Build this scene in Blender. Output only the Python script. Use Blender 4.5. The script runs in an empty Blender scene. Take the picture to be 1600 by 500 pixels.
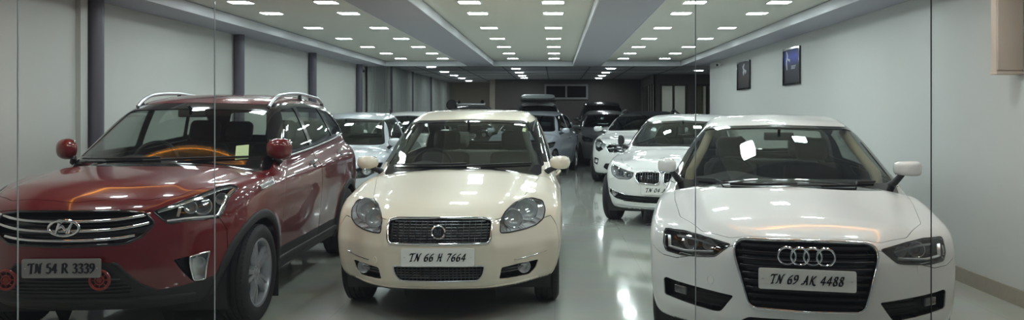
import bpy, bmesh, math, random
import numpy as np
random.seed(7)
R = math.radians
SC = bpy.context.scene
COL = SC.collection
PX, PY, FPX, CAMH = 867.0, 176.0, 1200.0, 1.46     # vanishing point, focal length (px of the 1600x500 frame), eye height


# ------------------------------------------------------------------ materials
def nodes(name):
    m = bpy.data.materials.new(name)
    m.use_nodes = True
    return m, m.node_tree.nodes, m.node_tree.links, m.node_tree.nodes['Principled BSDF']


def mat(name, col, rough=.5, metal=0., coat=0., spec=.5, noise=0., nscale=30., bump=0., bscale=200., emit=0.):
    m, n, l, b = nodes(name)
    b.inputs['Base Color'].default_value = (*col, 1)
    b.inputs['Roughness'].default_value = rough
    b.inputs['Metallic'].default_value = metal
    b.inputs['Specular IOR Level'].default_value = spec
    b.inputs['Coat Weight'].default_value = coat
    b.inputs['Coat Roughness'].default_value = .02
    tc = n.new('ShaderNodeTexCoord')
    nz = n.new('ShaderNodeTexNoise')
    nz.inputs['Scale'].default_value = nscale
    nz.inputs['Detail'].default_value = 4
    l.new(tc.outputs['Object'], nz.inputs['Vector'])
    if noise:
        mx = n.new('ShaderNodeMix'); mx.data_type = 'RGBA'
        mx.inputs[6].default_value = (*[c * (1 - noise) for c in col], 1)
        mx.inputs[7].default_value = (*[min(1, c * (1 + noise)) for c in col], 1)
        l.new(nz.outputs['Fac'], mx.inputs[0])
        l.new(mx.outputs[2], b.inputs['Base Color'])
    if bump:
        bz = n.new('ShaderNodeTexNoise'); bz.inputs['Scale'].default_value = bscale
        l.new(tc.outputs['Object'], bz.inputs['Vector'])
        bp = n.new('ShaderNodeBump'); bp.inputs['Strength'].default_value = bump; bp.inputs['Distance'].default_value = .01
        l.new(bz.outputs['Fac'], bp.inputs['Height']); l.new(bp.outputs['Normal'], b.inputs['Normal'])
    if emit:
        b.inputs['Emission Color'].default_value = (*col, 1)
        b.inputs['Emission Strength'].default_value = emit
    return m


def paint(name, col, metal=0., flake=0., rough=.35, spec=.5):
    m, n, l, b = nodes(name)
    b.inputs['Base Color'].default_value = (*col, 1)
    b.inputs['Metallic'].default_value = metal
    b.inputs['Roughness'].default_value = rough
    b.inputs['Coat Weight'].default_value = 1
    b.inputs['Specular IOR Level'].default_value = spec
    b.inputs['Coat Roughness'].default_value = .015
    b.inputs['Coat IOR'].default_value = 1.55
    if flake:
        tc = n.new('ShaderNodeTexCoord'); v = n.new('ShaderNodeTexVoronoi'); v.inputs['Scale'].default_value = 900
        l.new(tc.outputs['Object'], v.inputs['Vector'])
        mx = n.new('ShaderNodeMix'); mx.data_type = 'RGBA'
        mx.inputs[6].default_value = (*[c * (1 - flake) for c in col], 1)
        mx.inputs[7].default_value = (*[min(1, c * (1 + flake)) for c in col], 1)
        sp = n.new('ShaderNodeSeparateColor'); l.new(v.outputs['Color'], sp.inputs[0])
        l.new(sp.outputs[0], mx.inputs[0]); l.new(mx.outputs[2], b.inputs['Base Color'])
    return m


def glass(name, tint=(.8, .85, .83), ior=1.5, rough=0., boost=1.):
    m = bpy.data.materials.new(name); m.use_nodes = True
    n, l = m.node_tree.nodes, m.node_tree.links
    n.clear()
    o = n.new('ShaderNodeOutputMaterial'); mx = n.new('ShaderNodeMixShader')
    t = n.new('ShaderNodeBsdfTransparent'); t.inputs[0].default_value = (*tint, 1)
    g = n.new('ShaderNodeBsdfGlossy'); g.inputs['Roughness'].default_value = rough
    lw = n.new('ShaderNodeLayerWeight'); lw.inputs[0].default_value = .5
    f0 = ((ior - 1) / (ior + 1)) ** 2 * boost
    pw = n.new('ShaderNodeMath'); pw.operation = 'POWER'; pw.inputs[1].default_value = 5
    k = n.new('ShaderNodeMath'); k.operation = 'MULTIPLY_ADD'; k.inputs[1].default_value = 1 - f0; k.inputs[2].default_value = f0; k.use_clamp = True
    l.new(lw.outputs['Facing'], pw.inputs[0]); l.new(pw.outputs[0], k.inputs[0]); l.new(k.outputs[0], mx.inputs[0])
    l.new(t.outputs[0], mx.inputs[1]); l.new(g.outputs[0], mx.inputs[2]); l.new(mx.outputs[0], o.inputs[0])
    return m


def emitter(name, col, s):
    m = bpy.data.materials.new(name); m.use_nodes = True
    n, l = m.node_tree.nodes, m.node_tree.links
    n.clear()
    o = n.new('ShaderNodeOutputMaterial'); e = n.new('ShaderNodeEmission')
    e.inputs[0].default_value = (*col, 1); e.inputs[1].default_value = s
    l.new(e.outputs[0], o.inputs[0])
    return m


# ------------------------------------------------------------------ objects
def mk(name, V, F, mats, parent=None, smooth=True, normals=None, fm=None, angle=None):
    me = bpy.data.meshes.new(name)
    me.from_pydata([tuple(map(float, v)) for v in V], [], [tuple(map(int, f)) for f in F])
    if not isinstance(mats, (list, tuple)):
        mats = [mats]
    for m in mats:
        me.materials.append(m)
    if fm is not None:
        me.polygons.foreach_set('material_index', np.asarray(fm, dtype=np.int32))
    me.polygons.foreach_set('use_smooth', np.full(len(me.polygons), bool(smooth)))
    if angle is not None:
        me.set_sharp_from_angle(angle=R(angle))
    if normals is not None:
        me.normals_split_custom_set_from_vertices([tuple(map(float, q)) for q in normals])
    me.update()
    o = bpy.data.objects.new(name, me)
    COL.objects.link(o)
    if parent is not None:
        o.parent = parent
    return o


def fixn(V, F):
    bm = bmesh.new()
    vs = [bm.verts.new(tuple(map(float, v))) for v in V]
    for f in F:
        try:
            bm.faces.new([vs[i] for i in f])
        except ValueError:
            pass
    bmesh.ops.recalc_face_normals(bm, faces=bm.faces)
    bm.verts.index_update()
    V2 = [tuple(v.co) for v in bm.verts]
    F2 = [[v.index for v in f.verts] for f in bm.faces]
    bm.free()
    return V2, F2


def tag(o, label=None, cat=None, group=None, kind=None):
    if label: o['label'] = label
    if cat: o['category'] = cat
    if group: o['group'] = group
    if kind: o['kind'] = kind
    return o


def empty(name, loc=(0, 0, 0), rz=0, parent=None):
    o = bpy.data.objects.new(name, None)
    COL.objects.link(o)
    o.empty_display_size = .2
    o.location = loc; o.rotation_euler = (0, 0, rz)
    if parent is not None: o.parent = parent
    return o


class MB:
    """collects shapes for ONE mesh"""
    def __init__(s): s.V = []; s.F = []

    def add(s, V, F):
        b = len(s.V)
        s.V += [tuple(v) for v in V]; s.F += [[i + b for i in f] for f in F]
        return s

    def box(s, x0, x1, y0, y1, z0, z1):
        V = [(x, y, z) for x in (x0, x1) for y in (y0, y1) for z in (z0, z1)]
        return s.add(V, [(0, 1, 3, 2), (4, 6, 7, 5), (0, 4, 5, 1), (2, 3, 7, 6), (0, 2, 6, 4), (1, 5, 7, 3)])

    def rbox(s, c, size, r, seg=3, M=None):
        """rounded box"""
        bm = bmesh.new(); bmesh.ops.create_cube(bm, size=1)
        bmesh.ops.scale(bm, vec=size, verts=bm.verts)
        bmesh.ops.bevel(bm, geom=list(bm.edges), offset=r, segments=seg, profile=.5, affect='EDGES')
        V = [np.array(v.co) for v in bm.verts]
        bm.verts.index_update()
        F = [[v.index for v in f.verts] for f in bm.faces]
        bm.free()
        if M is not None: V = [M @ v for v in V]
        return s.add([tuple(v + np.array(c)) for v in V], F)

    def tube(s, P, r, seg=8, closed=False, cap=True):
        P = [np.array(p, float) for p in P]; n = len(P)
        rr = r if hasattr(r, '__len__') else [r] * n
        V = []; up = None
        for i, p in enumerate(P):
            a = P[(i - 1) % n] if (closed or i > 0) else p
            b = P[(i + 1) % n] if (closed or i < n - 1) else p
            t = b - a; t = t / (np.linalg.norm(t) + 1e-9)
            if up is None:
                up = np.array((0, 0, 1.)) if abs(t[2]) < .9 else np.array((1., 0, 0))
            u = up - t * up.dot(t); u /= np.linalg.norm(u) + 1e-9; up = u
            w = np.cross(t, u)
            for k in range(seg):
                an = 2 * math.pi * k / seg
                V.append(p + (u * math.cos(an) + w * math.sin(an)) * rr[i])
        F = []
        for i in range(n if closed else n - 1):
            j = (i + 1) % n
            for k in range(seg):
                l = (k + 1) % seg
                F.append((i * seg + k, i * seg + l, j * seg + l, j * seg + k))
        if cap and not closed:
            F.append(tuple(range(seg))[::-1]); F.append(tuple((n - 1) * seg + k for k in range(seg)))
        return s.add(V, F)

    def lathe(s, prof, c=(0, 0, 0), axis=(1, 0, 0), seg=32, close=False, a0=0, a1=2 * math.pi):
        """prof: (distance along the axis, radius)"""
        ax = np.array(axis, float); ax /= np.linalg.norm(ax)
        h = np.array((0, 0, 1.)) if abs(ax[2]) < .9 else np.array((0, 1., 0))
        u = np.cross(h, ax); u /= np.linalg.norm(u); w = np.cross(ax, u)
        full = abs(a1 - a0 - 2 * math.pi) < 1e-6
        ns = seg if full else seg + 1
        V = []
        for k in range(ns):
            an = a0 + (a1 - a0) * k / seg
            d = u * math.cos(an) + w * math.sin(an)
            for (t, r) in prof: V.append(np.array(c) + ax * t + d * r)
        m = len(prof); F = []
        for k in range(seg):
            l = (k + 1) % ns
            for i in range(m if close else m - 1):
                j = (i + 1) % m
                F.append((k * m + i, k * m + j, l * m + j, l * m + i))
        return s.add(V, F)

    def build(s, name, m, parent=None, smooth=True, angle=40, fix=True):
        V, F = fixn(s.V, s.F) if fix else (s.V, s.F)
        return mk(name, V, F, m, parent, smooth, angle=angle if smooth else None)


# ------------------------------------------------------------------ maths
def spl(pts):
    """monotone cubic through (t, value) pairs"""
    a = np.array(sorted(pts), float); xs, ys = a[:, 0], a[:, 1]
    h = np.diff(xs); d = np.diff(ys) / h; n = len(xs)
    m = np.zeros(n)
    if n > 2:
        for i in range(1, n - 1):
            if d[i - 1] * d[i] > 0:
                w1, w2 = 2 * h[i] + h[i - 1], h[i] + 2 * h[i - 1]
                m[i] = (w1 + w2) / (w1 / d[i - 1] + w2 / d[i])
    m[0], m[-1] = d[0], d[-1]

    def fn(t):
        t = np.asarray(t, float); tc = np.clip(t, xs[0], xs[-1])
        i = np.clip(np.searchsorted(xs, tc, side='right') - 1, 0, n - 2)
        hh = h[i]; u = (tc - xs[i]) / hh
        u2 = u * u; u3 = u2 * u
        r = (2 * u3 - 3 * u2 + 1) * ys[i] + (u3 - 2 * u2 + u) * hh * m[i] + (-2 * u3 + 3 * u2) * ys[i + 1] + (u3 - u2) * hh * m[i + 1]
        return r + (t - tc) * np.where(t < xs[0], m[0], m[-1])
    return fn


def smax(a, b, k):
    h = np.maximum(k - np.abs(a - b), 0) / k
    return np.maximum(a, b) + h * h * k * .25


def smin(a, b, k):
    return -smax(-a, -b, k)


def sstep(a, b, t):
    u = np.clip((t - a) / (b - a), 0, 1)
    return u * u * (3 - 2 * u)


def inpoly(P, x, y):
    x = np.asarray(x); y = np.asarray(y); c = np.zeros(x.shape, bool); n = len(P)
    for i in range(n):
        x0, y0 = P[i]; x1, y1 = P[(i + 1) % n]
        if y0 == y1: continue
        c ^= ((y0 > y) != (y1 > y)) & (x < (x1 - x0) * (y - y0) / (y1 - y0) + x0)
    return c


def area2(P):
    return sum(P[i][0] * P[(i + 1) % len(P)][1] - P[(i + 1) % len(P)][0] * P[i][1] for i in range(len(P)))


def rnd(P, r, n=4):
    """round the corners of a polygon"""
    out = []; N = len(P)
    rr = r if hasattr(r, '__len__') else [r] * N
    for i in range(N):
        p, a, b = (np.array(P[k % N], float) for k in (i, i - 1, i + 1))
        la, lb = np.linalg.norm(a - p), np.linalg.norm(b - p)
        q = min(rr[i], .45 * la, .45 * lb)
        if q < 1e-4: out.append(tuple(p)); continue
        s, e = p + (a - p) / la * q, p + (b - p) / lb * q
        for k in range(n + 1):
            t = k / n
            out.append(tuple((1 - t) ** 2 * s + 2 * t * (1 - t) * p + t * t * e))
    return out


def inset(P, d):
    """move every edge of a polygon inward by d"""
    sg = 1 if area2(P) > 0 else -1
    out = []; N = len(P)
    for i in range(N):
        p, a, b = (np.array(P[k % N], float) for k in (i, i - 1, i + 1))
        u = p - a; v = b - p
        u /= np.linalg.norm(u) + 1e-12; v /= np.linalg.norm(v) + 1e-12
        n1 = np.array((-u[1], u[0])) * sg; n2 = np.array((-v[1], v[0])) * sg
        m = n1 + n2; q = m.dot(m)
        out.append(tuple(p + (m * 2 / q if q > .3 else m) * d))
    return out


def dens(P, step):
    """subdivide the closed polygon's edges"""
    out = []
    for i in range(len(P)):
        a, b = np.array(P[i], float), np.array(P[(i + 1) % len(P)], float)
        n = max(1, int(np.ceil(np.linalg.norm(b - a) / step)))
        out += [tuple(a + (b - a) * k / n) for k in range(n)]
    return out


def line(P, step):
    out = []
    for i in range(len(P) - 1):
        a, b = np.array(P[i], float), np.array(P[i + 1], float)
        n = max(1, int(np.ceil(np.linalg.norm(b - a) / step)))
        out += [tuple(a + (b - a) * k / n) for k in range(n)]
    return out + [tuple(map(float, P[-1]))]


def curve(P, n=24):
    """smooth open curve through points of any dimension"""
    P = np.array(P, float)
    t = np.concatenate([[0], np.cumsum(np.linalg.norm(np.diff(P, axis=0), axis=1))])
    q = np.linspace(0, t[-1], n)
    return np.stack([spl(list(zip(t, P[:, i])))(q) for i in range(P.shape[1])], 1)
# ------------------------------------------------------------------ car bodies
class Shell:
    """the skin of one car: a smooth solid described by its profiles, meshed, then cut along outlines into panels"""
    def __init__(s, p):
        s.p = p
        g = p.get
        s.T = spl(p['top']); s.Fc = spl(p['front']); s.Rc = spl(p['rear']); s.W = spl(p['plan']); s.S = spl(p['sec'])
        s.sw = spl(p['sweep']); s.rsw = spl(g('rsweep', [(0, 0), (.4, .03), (.7, .14), (.95, .4)]))
        s.RF = spl(p['roof']); s.G = spl(p['cab']); s.tum = p['tum']
        s.fl = g('flare', 0); s.yw = p['wy']; s.rw = p['wr']; s.ra = g('arch', s.rw + .05)
        s.ext = g('ext')
        s.cut_n = 0

    def f(s, x, y, z):
        p = s.p; g = p.get
        ax = np.sqrt(x * x + 1e-6)
        W = s.W(y) - s.S(z)
        if s.fl:
            for yw in s.yw:
                d = np.hypot(y - yw, z - s.rw)
                W = W + s.fl * np.exp(-(np.maximum(d - s.ra, 0) / g('flw', .07)) ** 2)
        a1 = ax - W
        tt = s.T(y); dt = (s.T(y + .01) - tt) / .01
        top = tt - g('crown', .07) * (ax / .8) ** g('crownp', 2.2)
        if s.ext: top = top + s.ext(ax, y)
        a2 = (z - top) / np.sqrt(1 + dt * dt)
        q = s.sw(ax); dq = (s.sw(ax + .01) - q) / .01
        a3 = (s.Fc(z) + q - y) / np.sqrt(1 + dq * dq)
        if 'fext' in p: a3 = a3 - p['fext'](ax, z)
        q = s.rsw(ax); dq = (s.rsw(ax + .01) - q) / .01
        a4 = (y - s.Rc(z) + q) / np.sqrt(1 + dq * dq)
        lo = smax(a1, a2, g('k_sh', .10))
        lo = smax(lo, a3, g('k_fr', .09))
        lo = smax(lo, a4, .08)
        lo = smax(lo, g('zb', .2) - z, .04)
        zb = g('belt', 1.0)
        dz = z - zb
        b1 = (ax - (s.G(y) - s.tum * dz - g('tumc', .12) * dz * dz)) / math.sqrt(1 + s.tum ** 2)
        wf = 1 - sstep(g('ymid', 2.5) - .4, g('ymid', 2.5) + .4, y)
        u = (ax / .65) ** 2
        ye = y - g('cw', .22) * u * wf + g('cr', .18) * u * (1 - wf)
        rf = s.RF(ye); dr = (s.RF(ye + .01) - rf) / .01
        b2 = (z - rf + g('rcrown', .035) * u) / np.sqrt(1 + dr * dr)
        cab = smax(b1, b2, g('k_rf', .12))
        cab = smax(cab, g('zlow', .7) - z, .02)
        return smin(lo, cab, g('k_belt', .05))

    def grad(s, P):
        P = np.asarray(P, float); e = 1.5e-3
        x, y, z = P[:, 0], P[:, 1], P[:, 2]
        G = np.stack([s.f(x + e, y, z) - s.f(x - e, y, z), s.f(x, y + e, z) - s.f(x, y - e, z), s.f(x, y, z + e) - s.f(x, y, z - e)], 1) / (2 * e)
        return G

    def norm(s, P):
        G = s.grad(P)
        return G / (np.linalg.norm(G, axis=1, keepdims=True) + 1e-9)

    def cast(s, O, D, t0, t1, n=240):
        """first hit of rays O + t D"""
        O = np.asarray(O, float); D = np.asarray(D, float)
        ts = np.linspace(t0, t1, n)
        lo = np.full(len(O), t1); hi = np.full(len(O), t1); found = np.zeros(len(O), bool)
        pv = ts[0]
        for t in ts[1:]:
            P = O + D * t
            ins = s.f(P[:, 0], P[:, 1], P[:, 2]) < 0
            nw = ins & ~found
            lo[nw] = pv; hi[nw] = t; found |= ins; pv = t
            if found.all(): break
        for _ in range(22):
            m = (lo + hi) / 2; P = O + D * m[:, None]
            ins = s.f(P[:, 0], P[:, 1], P[:, 2]) < 0
            hi = np.where(ins, m, hi); lo = np.where(ins, lo, m)
        return O + D * hi[:, None], found

    def on_front(s, Q):
        """(x, z) pairs -> points on the nose"""
        Q = np.asarray(Q, float); O = np.stack([Q[:, 0], np.full(len(Q), -.3), Q[:, 1]], 1)
        return s.cast(O, np.tile((0, 1., 0), (len(Q), 1)), 0, 3.)[0]

    def on_side(s, Q, sg):
        Q = np.asarray(Q, float); O = np.stack([np.full(len(Q), 1.2 * sg), Q[:, 0], Q[:, 1]], 1)
        return s.cast(O, np.tile((-sg, 0., 0), (len(Q), 1)), 0, 1.1)[0]

    def on_top(s, Q):
        Q = np.asarray(Q, float); O = np.stack([Q[:, 0], Q[:, 1], np.full(len(Q), 2.3)], 1)
        return s.cast(O, np.tile((0, 0, -1.), (len(Q), 1)), 0, 2.)[0]

    def pix(s, Q):
        """where the lines of sight through picture points meet this car (its own coordinates)"""
        Q = np.asarray(Q, float); X, Z, th = s.p['at']
        c, sn = math.cos(th), math.sin(th)
        def loc(v, pt):
            if pt: v = v - np.array((X, Z, 0))
            return np.stack([v[:, 0] * c - v[:, 1] * sn, v[:, 0] * sn + v[:, 1] * c, v[:, 2]], 1)
        D = np.stack([(Q[:, 0] - PX) / FPX, np.ones(len(Q)), (PY - Q[:, 1]) / FPX], 1)
        O = np.tile((0, 0, CAMH), (len(Q), 1)).astype(float)
        P, ok = s.cast(loc(O, True), loc(D, False), max(.5, Z - 1.), Z + 6, 500)
        return P

    # ---- meshing
    def mesh(s, h):
        p = s.p; L = p['L']
        nx = int(math.ceil(1.04 / h))
        xs = (np.arange(-nx, nx) + .5) * h
        ys = np.arange(-.12, L + .15, h); zs = np.arange(p.get('zb', .2) - 2.5 * h, p['H'] + .1, h)
        v = s.f(xs[:, None, None], ys[None, :, None], zs[None, None, :])
        v = np.broadcast_to(v, (len(xs), len(ys), len(zs)))
        ins = v < 0
        n = np.zeros((len(xs) - 1, len(ys) - 1, len(zs) - 1), int)
        for a in (0, 1):
            for b in (0, 1):
                for c in (0, 1):
                    n += ins[a:n.shape[0] + a, b:n.shape[1] + b, c:n.shape[2] + c]
        act = (n > 0) & (n < 8)
        idx = np.full(n.shape, -1); ii = np.argwhere(act); idx[act] = np.arange(len(ii))
        acc = np.zeros((len(ii), 3)); cnt = np.zeros(len(ii))
        o = np.array([(a, b, c) for a in (0, 1) for b in (0, 1) for c in (0, 1)])
        for a in range(8):
            for b in range(a + 1, 8):
                if np.abs(o[a] - o[b]).sum() != 1: continue
                A, B = ii + o[a], ii + o[b]
                va, vb = v[A[:, 0], A[:, 1], A[:, 2]], v[B[:, 0], B[:, 1], B[:, 2]]
                x = (va < 0) != (vb < 0)
                t = np.where(x, va / np.where(x, va - vb, 1), 0)
                acc += np.where(x[:, None], o[a] + (o[b] - o[a]) * t[:, None], 0); cnt += x
        P = (ii + acc / cnt[:, None]) * h + np.array((xs[0], ys[0], zs[0]))
        quads = []
        for d in range(3):
            sl0 = [slice(None)] * 3; sl1 = [slice(None)] * 3
            sl0[d] = slice(0, -1); sl1[d] = slice(1, None)
            e = ins[tuple(sl0)] != ins[tuple(sl1)]
            E = np.argwhere(e); u, w = [(1, 2), (2, 0), (0, 1)][d]
            good = (E[:, u] > 0) & (E[:, w] > 0) & (E[:, u] < n.shape[u]) & (E[:, w] < n.shape[w])
            E = E[good]
            def cell(du, dw):
                C = E.copy(); C[:, u] -= du; C[:, w] -= dw
                return idx[C[:, 0], C[:, 1], C[:, 2]]
            q = np.stack([cell(1, 1), cell(0, 1), cell(0, 0), cell(1, 0)], 1)
            fl = ~ins[tuple(sl0)][tuple(np.argwhere(e)[good].T)]
            q[fl] = q[fl][:, ::-1]
            quads.append(q)
        Q = np.concatenate(quads)
        Q = Q[(Q >= 0).all(1)]
        for k in range(4):
            fv = s.f(P[:, 0], P[:, 1], P[:, 2]); G = s.grad(P)
            st = fv[:, None] * G / np.maximum((G * G).sum(1, keepdims=True), .05)
            ln = np.linalg.norm(st, axis=1, keepdims=True)
            P = P - st * np.minimum(1, h * .5 / np.maximum(ln, 1e-9))
        P[np.abs(P[:, 0]) < 1e-4, 0] = 0
        s.V = [tuple(q) for q in P]
        s.Fs = [list(map(int, q)) for q in Q]
        s.reg = ['body'] * len(s.Fs)
        A = P[Q]
        s.lo = A.min(1); s.hi = A.max(1)
        s.lo = list(map(tuple, s.lo)); s.hi = list(map(tuple, s.hi))
        s.h = h
        # underbody
        N = s.norm(A.mean(1)); mz = A.mean(1)[:, 2]
        for k in np.nonzero((N[:, 2] < -.75) & (mz < .4))[0]: s.reg[k] = 'under'

    def cut(s, poly, ax, name, only=('body',), rng=None):
        """outline `poly` seen along an axis (ax = the two coordinates kept); faces inside it join the region `name`"""
        poly = dens([tuple(map(float, q)) for q in poly], .12)
        PA = np.array(poly); a, b = ax; c = 3 - a - b
        lo = np.array(s.lo); hi = np.array(s.hi)
        reg = np.array(s.reg, dtype=object)
        m = np.isin(reg.astype(str), list(only))
        m &= (lo[:, a] < PA[:, 0].max()) & (hi[:, a] > PA[:, 0].min()) & (lo[:, b] < PA[:, 1].max()) & (hi[:, b] > PA[:, 1].min())
        if rng:
            mid = (lo + hi) / 2
            for (k, r0, r1) in rng: m &= (mid[:, k] > r0) & (mid[:, k] < r1)
        I = np.nonzero(m)[0]
        if not len(I): return
        s.cut_n += 1
        near = np.zeros(len(I), bool)
        n = len(poly)
        segs = []
        for i in range(n):
            p, q = PA[i], PA[(i + 1) % n]
            l0 = np.minimum(p, q) - 1e-5; h0 = np.maximum(p, q) + 1e-5
            segs.append((p, q, l0, h0))
            near |= (lo[I, a] <= h0[0]) & (hi[I, a] >= l0[0]) & (lo[I, b] <= h0[1]) & (hi[I, b] >= l0[1])
        far = I[~near]
        if len(far):
            cen = (lo[far] + hi[far]) / 2
            for k in far[inpoly(poly, cen[:, a], cen[:, b])]: s.reg[k] = name
        V = s.V
        work = [int(k) for k in I[near]]
        for si, (p, q, l0, h0) in enumerate(segs):
            d = q - p; ln = math.hypot(*d)
            if ln < 1e-7: continue
            nx, ny = -d[1] / ln, d[0] / ln; off = nx * p[0] + ny * p[1]
            memo = {}
            new = []
            for k in work:
                L0, H0 = s.lo[k], s.hi[k]
                if L0[a] > h0[0] or H0[a] < l0[0] or L0[b] > h0[1] or H0[b] < l0[1]:
                    continue
                F = s.Fs[k]
                D = [V[i][a] * nx + V[i][b] * ny - off for i in F]
                D = [0. if abs(x) < 1e-6 else x for x in D]
                if not (min(D) < 0 < max(D)): continue
                A, B = [], []
                m_ = len(F)
                for j in range(m_):
                    i0, i1 = F[j], F[(j + 1) % m_]; d0, d1 = D[j], D[(j + 1) % m_]
                    if d0 >= 0: A.append(i0)
                    if d0 <= 0: B.append(i0)
                    if d0 * d1 < 0:
                        key = (min(i0, i1), max(i0, i1))
                        w = memo.get(key)
                        if w is None:
                            t = d0 / (d0 - d1)
                            V.append(tuple(V[i0][r] + (V[i1][r] - V[i0][r]) * t for r in range(3)))
                            w = memo[key] = len(V) - 1
                        A.append(w); B.append(w)
                s.Fs[k] = A; s._bb(k)
                s.Fs.append(B); s.reg.append(s.reg[k]); s.lo.append(None); s.hi.append(None)
                s._bb(len(s.Fs) - 1); new.append(len(s.Fs) - 1)
            work += new
        C = np.array([[sum(V[i][a] for i in s.Fs[k]) / len(s.Fs[k]), sum(V[i][b] for i in s.Fs[k]) / len(s.Fs[k])] for k in work]).reshape(-1, 2)
        ok = inpoly(poly, C[:, 0], C[:, 1])
        for k, t in zip(work, ok):
            if t: s.reg[k] = name

    def _bb(s, k):
        P = [s.V[i] for i in s.Fs[k]]
        s.lo[k] = tuple(min(q[r] for q in P) for r in range(3)); s.hi[k] = tuple(max(q[r] for q in P) for r in range(3))

    def panel(s, poly, ax, name, gap=.005, only=('body',), rng=None):
        """a panel with an open shut line around it"""
        s.cut(poly, ax, '_gap', only, rng)
        s.cut(inset(poly, gap), ax, name, ('_gap',), rng)

    def grab(s, names, side=0):
        """faces of the named regions as arrays with surface normals"""
        if isinstance(names, str): names = (names,)
        K = [k for k, r in enumerate(s.reg) if r in names]
        if side: K = [k for k in K if (s.lo[k][0] + s.hi[k][0]) * side > 0]
        mp = {}; V = []; F = []
        for k in K:
            f = []
            for i in s.Fs[k]:
                if i not in mp: mp[i] = len(V); V.append(s.V[i])
                f.append(mp[i])
            if len(set(f)) > 2: F.append(f)
        V = np.array(V).reshape(-1, 3)
        return V, F, (s.norm(V) if len(V) else V)

    def solid(s, names, name, m, parent, th=.012, off=0., inner=None, side=0, rim=True):
        V, F, N = s.grab(names, side)
        if not len(F): return None
        n = len(V)
        out = V + N * off; inn = V + N * (off - th)
        VV = np.concatenate([out, inn]); NN = np.concatenate([N, -N])
        FF = list(F) + [f[::-1] for f in [[i + n for i in f] for f in F]]
        fm = [0] * len(F) + [1 if inner else 0] * len(F)
        E = {}
        for f in F:
            for i in range(len(f)):
                e = (f[i], f[(i + 1) % len(f)])
                if (e[1], e[0]) in E: del E[(e[1], e[0])]
                else: E[e] = 1
        if rim and th > 0:
            RV, RN, RFc = [], [], []
            b = 2 * n
            for (i, j) in E:
                t = out[j] - out[i]; nn = np.cross(t, N[i])
                l = np.linalg.norm(nn)
                if l < 1e-9: continue
                nn = nn / l
                RV += [out[j], out[i], inn[i], inn[j]]; RN += [nn] * 4
                RFc.append((b, b + 1, b + 2, b + 3)); b += 4
            if RV:
                VV = np.concatenate([VV, RV]); NN = np.concatenate([NN, RN]); FF += RFc; fm += [0] * len(RFc)
        if th <= 0:
            VV, NN, FF, fm = out, N, list(F), [0] * len(F)
        return mk(name, VV, FF, [m, inner] if inner else m, parent, True, NN, fm)

    def recess(s, names, name, m, parent, vec, side=0, shrink=1., off=-.004):
        """a pocket behind an opening: back wall moved by vec, and walls"""
        V, F, N = s.grab(names, side)
        if not len(F): return None
        n = len(V); c = V.mean(0)
        a = V + N * off
        b = c + (V - c) * shrink + np.array(vec)
        VV = np.concatenate([a, b]); FF = [[i + n for i in f] for f in F]
        E = {}
        for f in F:
            for i in range(len(f)):
                e = (f[i], f[(i + 1) % len(f)])
                if (e[1], e[0]) in E: del E[(e[1], e[0])]
                else: E[e] = 1
        for (i, j) in E: FF.append((i, j, j + n, i + n))
        return mk(name, VV, FF, m, parent, True, angle=35)

    def ribbon(s, P, w, h, name, m, parent, closed=False, off=0., prof=None):
        """a raised strip laid along surface points P"""
        P = np.asarray(P, float); N = s.norm(P)
        mb = ribbon_mb(P, N, w, h, closed, off)
        return mb.build(name, m, parent, angle=50)


def ribbon_mb(P, N, w, h, closed=False, off=0., mb=None):
    mb = mb or MB()
    n = len(P); V = []; K = 7
    ws = w if hasattr(w, '__len__') else [w] * n
    for i in range(n):
        a = P[(i - 1) % n] if (closed or i) else P[i]
        b = P[(i + 1) % n] if (closed or i < n - 1) else P[i]
        t = b - a; t /= np.linalg.norm(t) + 1e-9
        sd = np.cross(N[i], t); sd /= np.linalg.norm(sd) + 1e-9
        for k in range(K):
            an = math.pi * k / (K - 1)
            V.append(P[i] + sd * math.cos(an) * ws[i] / 2 + N[i] * (off + h * math.sin(an) ** .6))
        V.append(P[i] - N[i] * .004)
    K += 1; F = []
    for i in range(n if closed else n - 1):
        j = (i + 1) % n
        for k in range(K):
            l = (k + 1) % K
            F.append((i * K + k, i * K + l, j * K + l, j * K + k))
    if not closed:
        F.append(tuple(range(K))); F.append(tuple((n - 1) * K + k for k in range(K)))
    mb.add(V, F)
    return mb
# ------------------------------------------------------------------ shared materials
M = {}
M['tyre'] = mat('tyre_rubber', (.012, .012, .013), .75, bump=.15, bscale=120)
M['blk'] = mat('black_plastic', (.012, .012, .014), .5, noise=.15, nscale=60)
M['gblk'] = mat('gloss_black', (.006, .006, .007), .12, coat=.6, noise=.05)
M['clad'] = mat('textured_black_cladding', (.014, .0145, .016), .6, bump=.12, bscale=500)
M['chrome'] = mat('chrome', (.82, .83, .85), .09, 1., noise=.02)
M['satin'] = mat('satin_metal', (.55, .56, .58), .28, 1., noise=.03)
M['alloy'] = mat('machined_alloy', (.42, .42, .44), .3, .6, noise=.04)
M['dalloy'] = mat('dark_alloy', (.05, .05, .055), .35, .8, noise=.05)
M['steel'] = mat('brake_steel', (.3, .3, .31), .35, 1., noise=.1)
M['lampin'] = mat('lamp_reflector', (.86, .87, .88), .25, .35, noise=.06, nscale=40)
M['lampdk'] = mat('lamp_bezel', (.03, .03, .035), .25, .4, noise=.1)
M['glass'] = glass('window_glass', (.87, .90, .88), 1.5)
M['dglass'] = glass('tinted_window_glass', (.52, .55, .55), 1.52)
M['mglass'] = glass('side_window_glass', (.76, .80, .785), 1.52)
M['lens'] = glass('lamp_lens', (.93, .94, .94), 1.5)
M['bulb'] = glass('projector_lens', (.35, .38, .42), 1.6, boost=1.3)
M['int'] = mat('cabin_trim_charcoal', (.018, .018, .02), .7, noise=.2, nscale=80)
M['intg'] = mat('cabin_trim_grey', (.05, .05, .048), .75, noise=.15, nscale=80)
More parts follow.
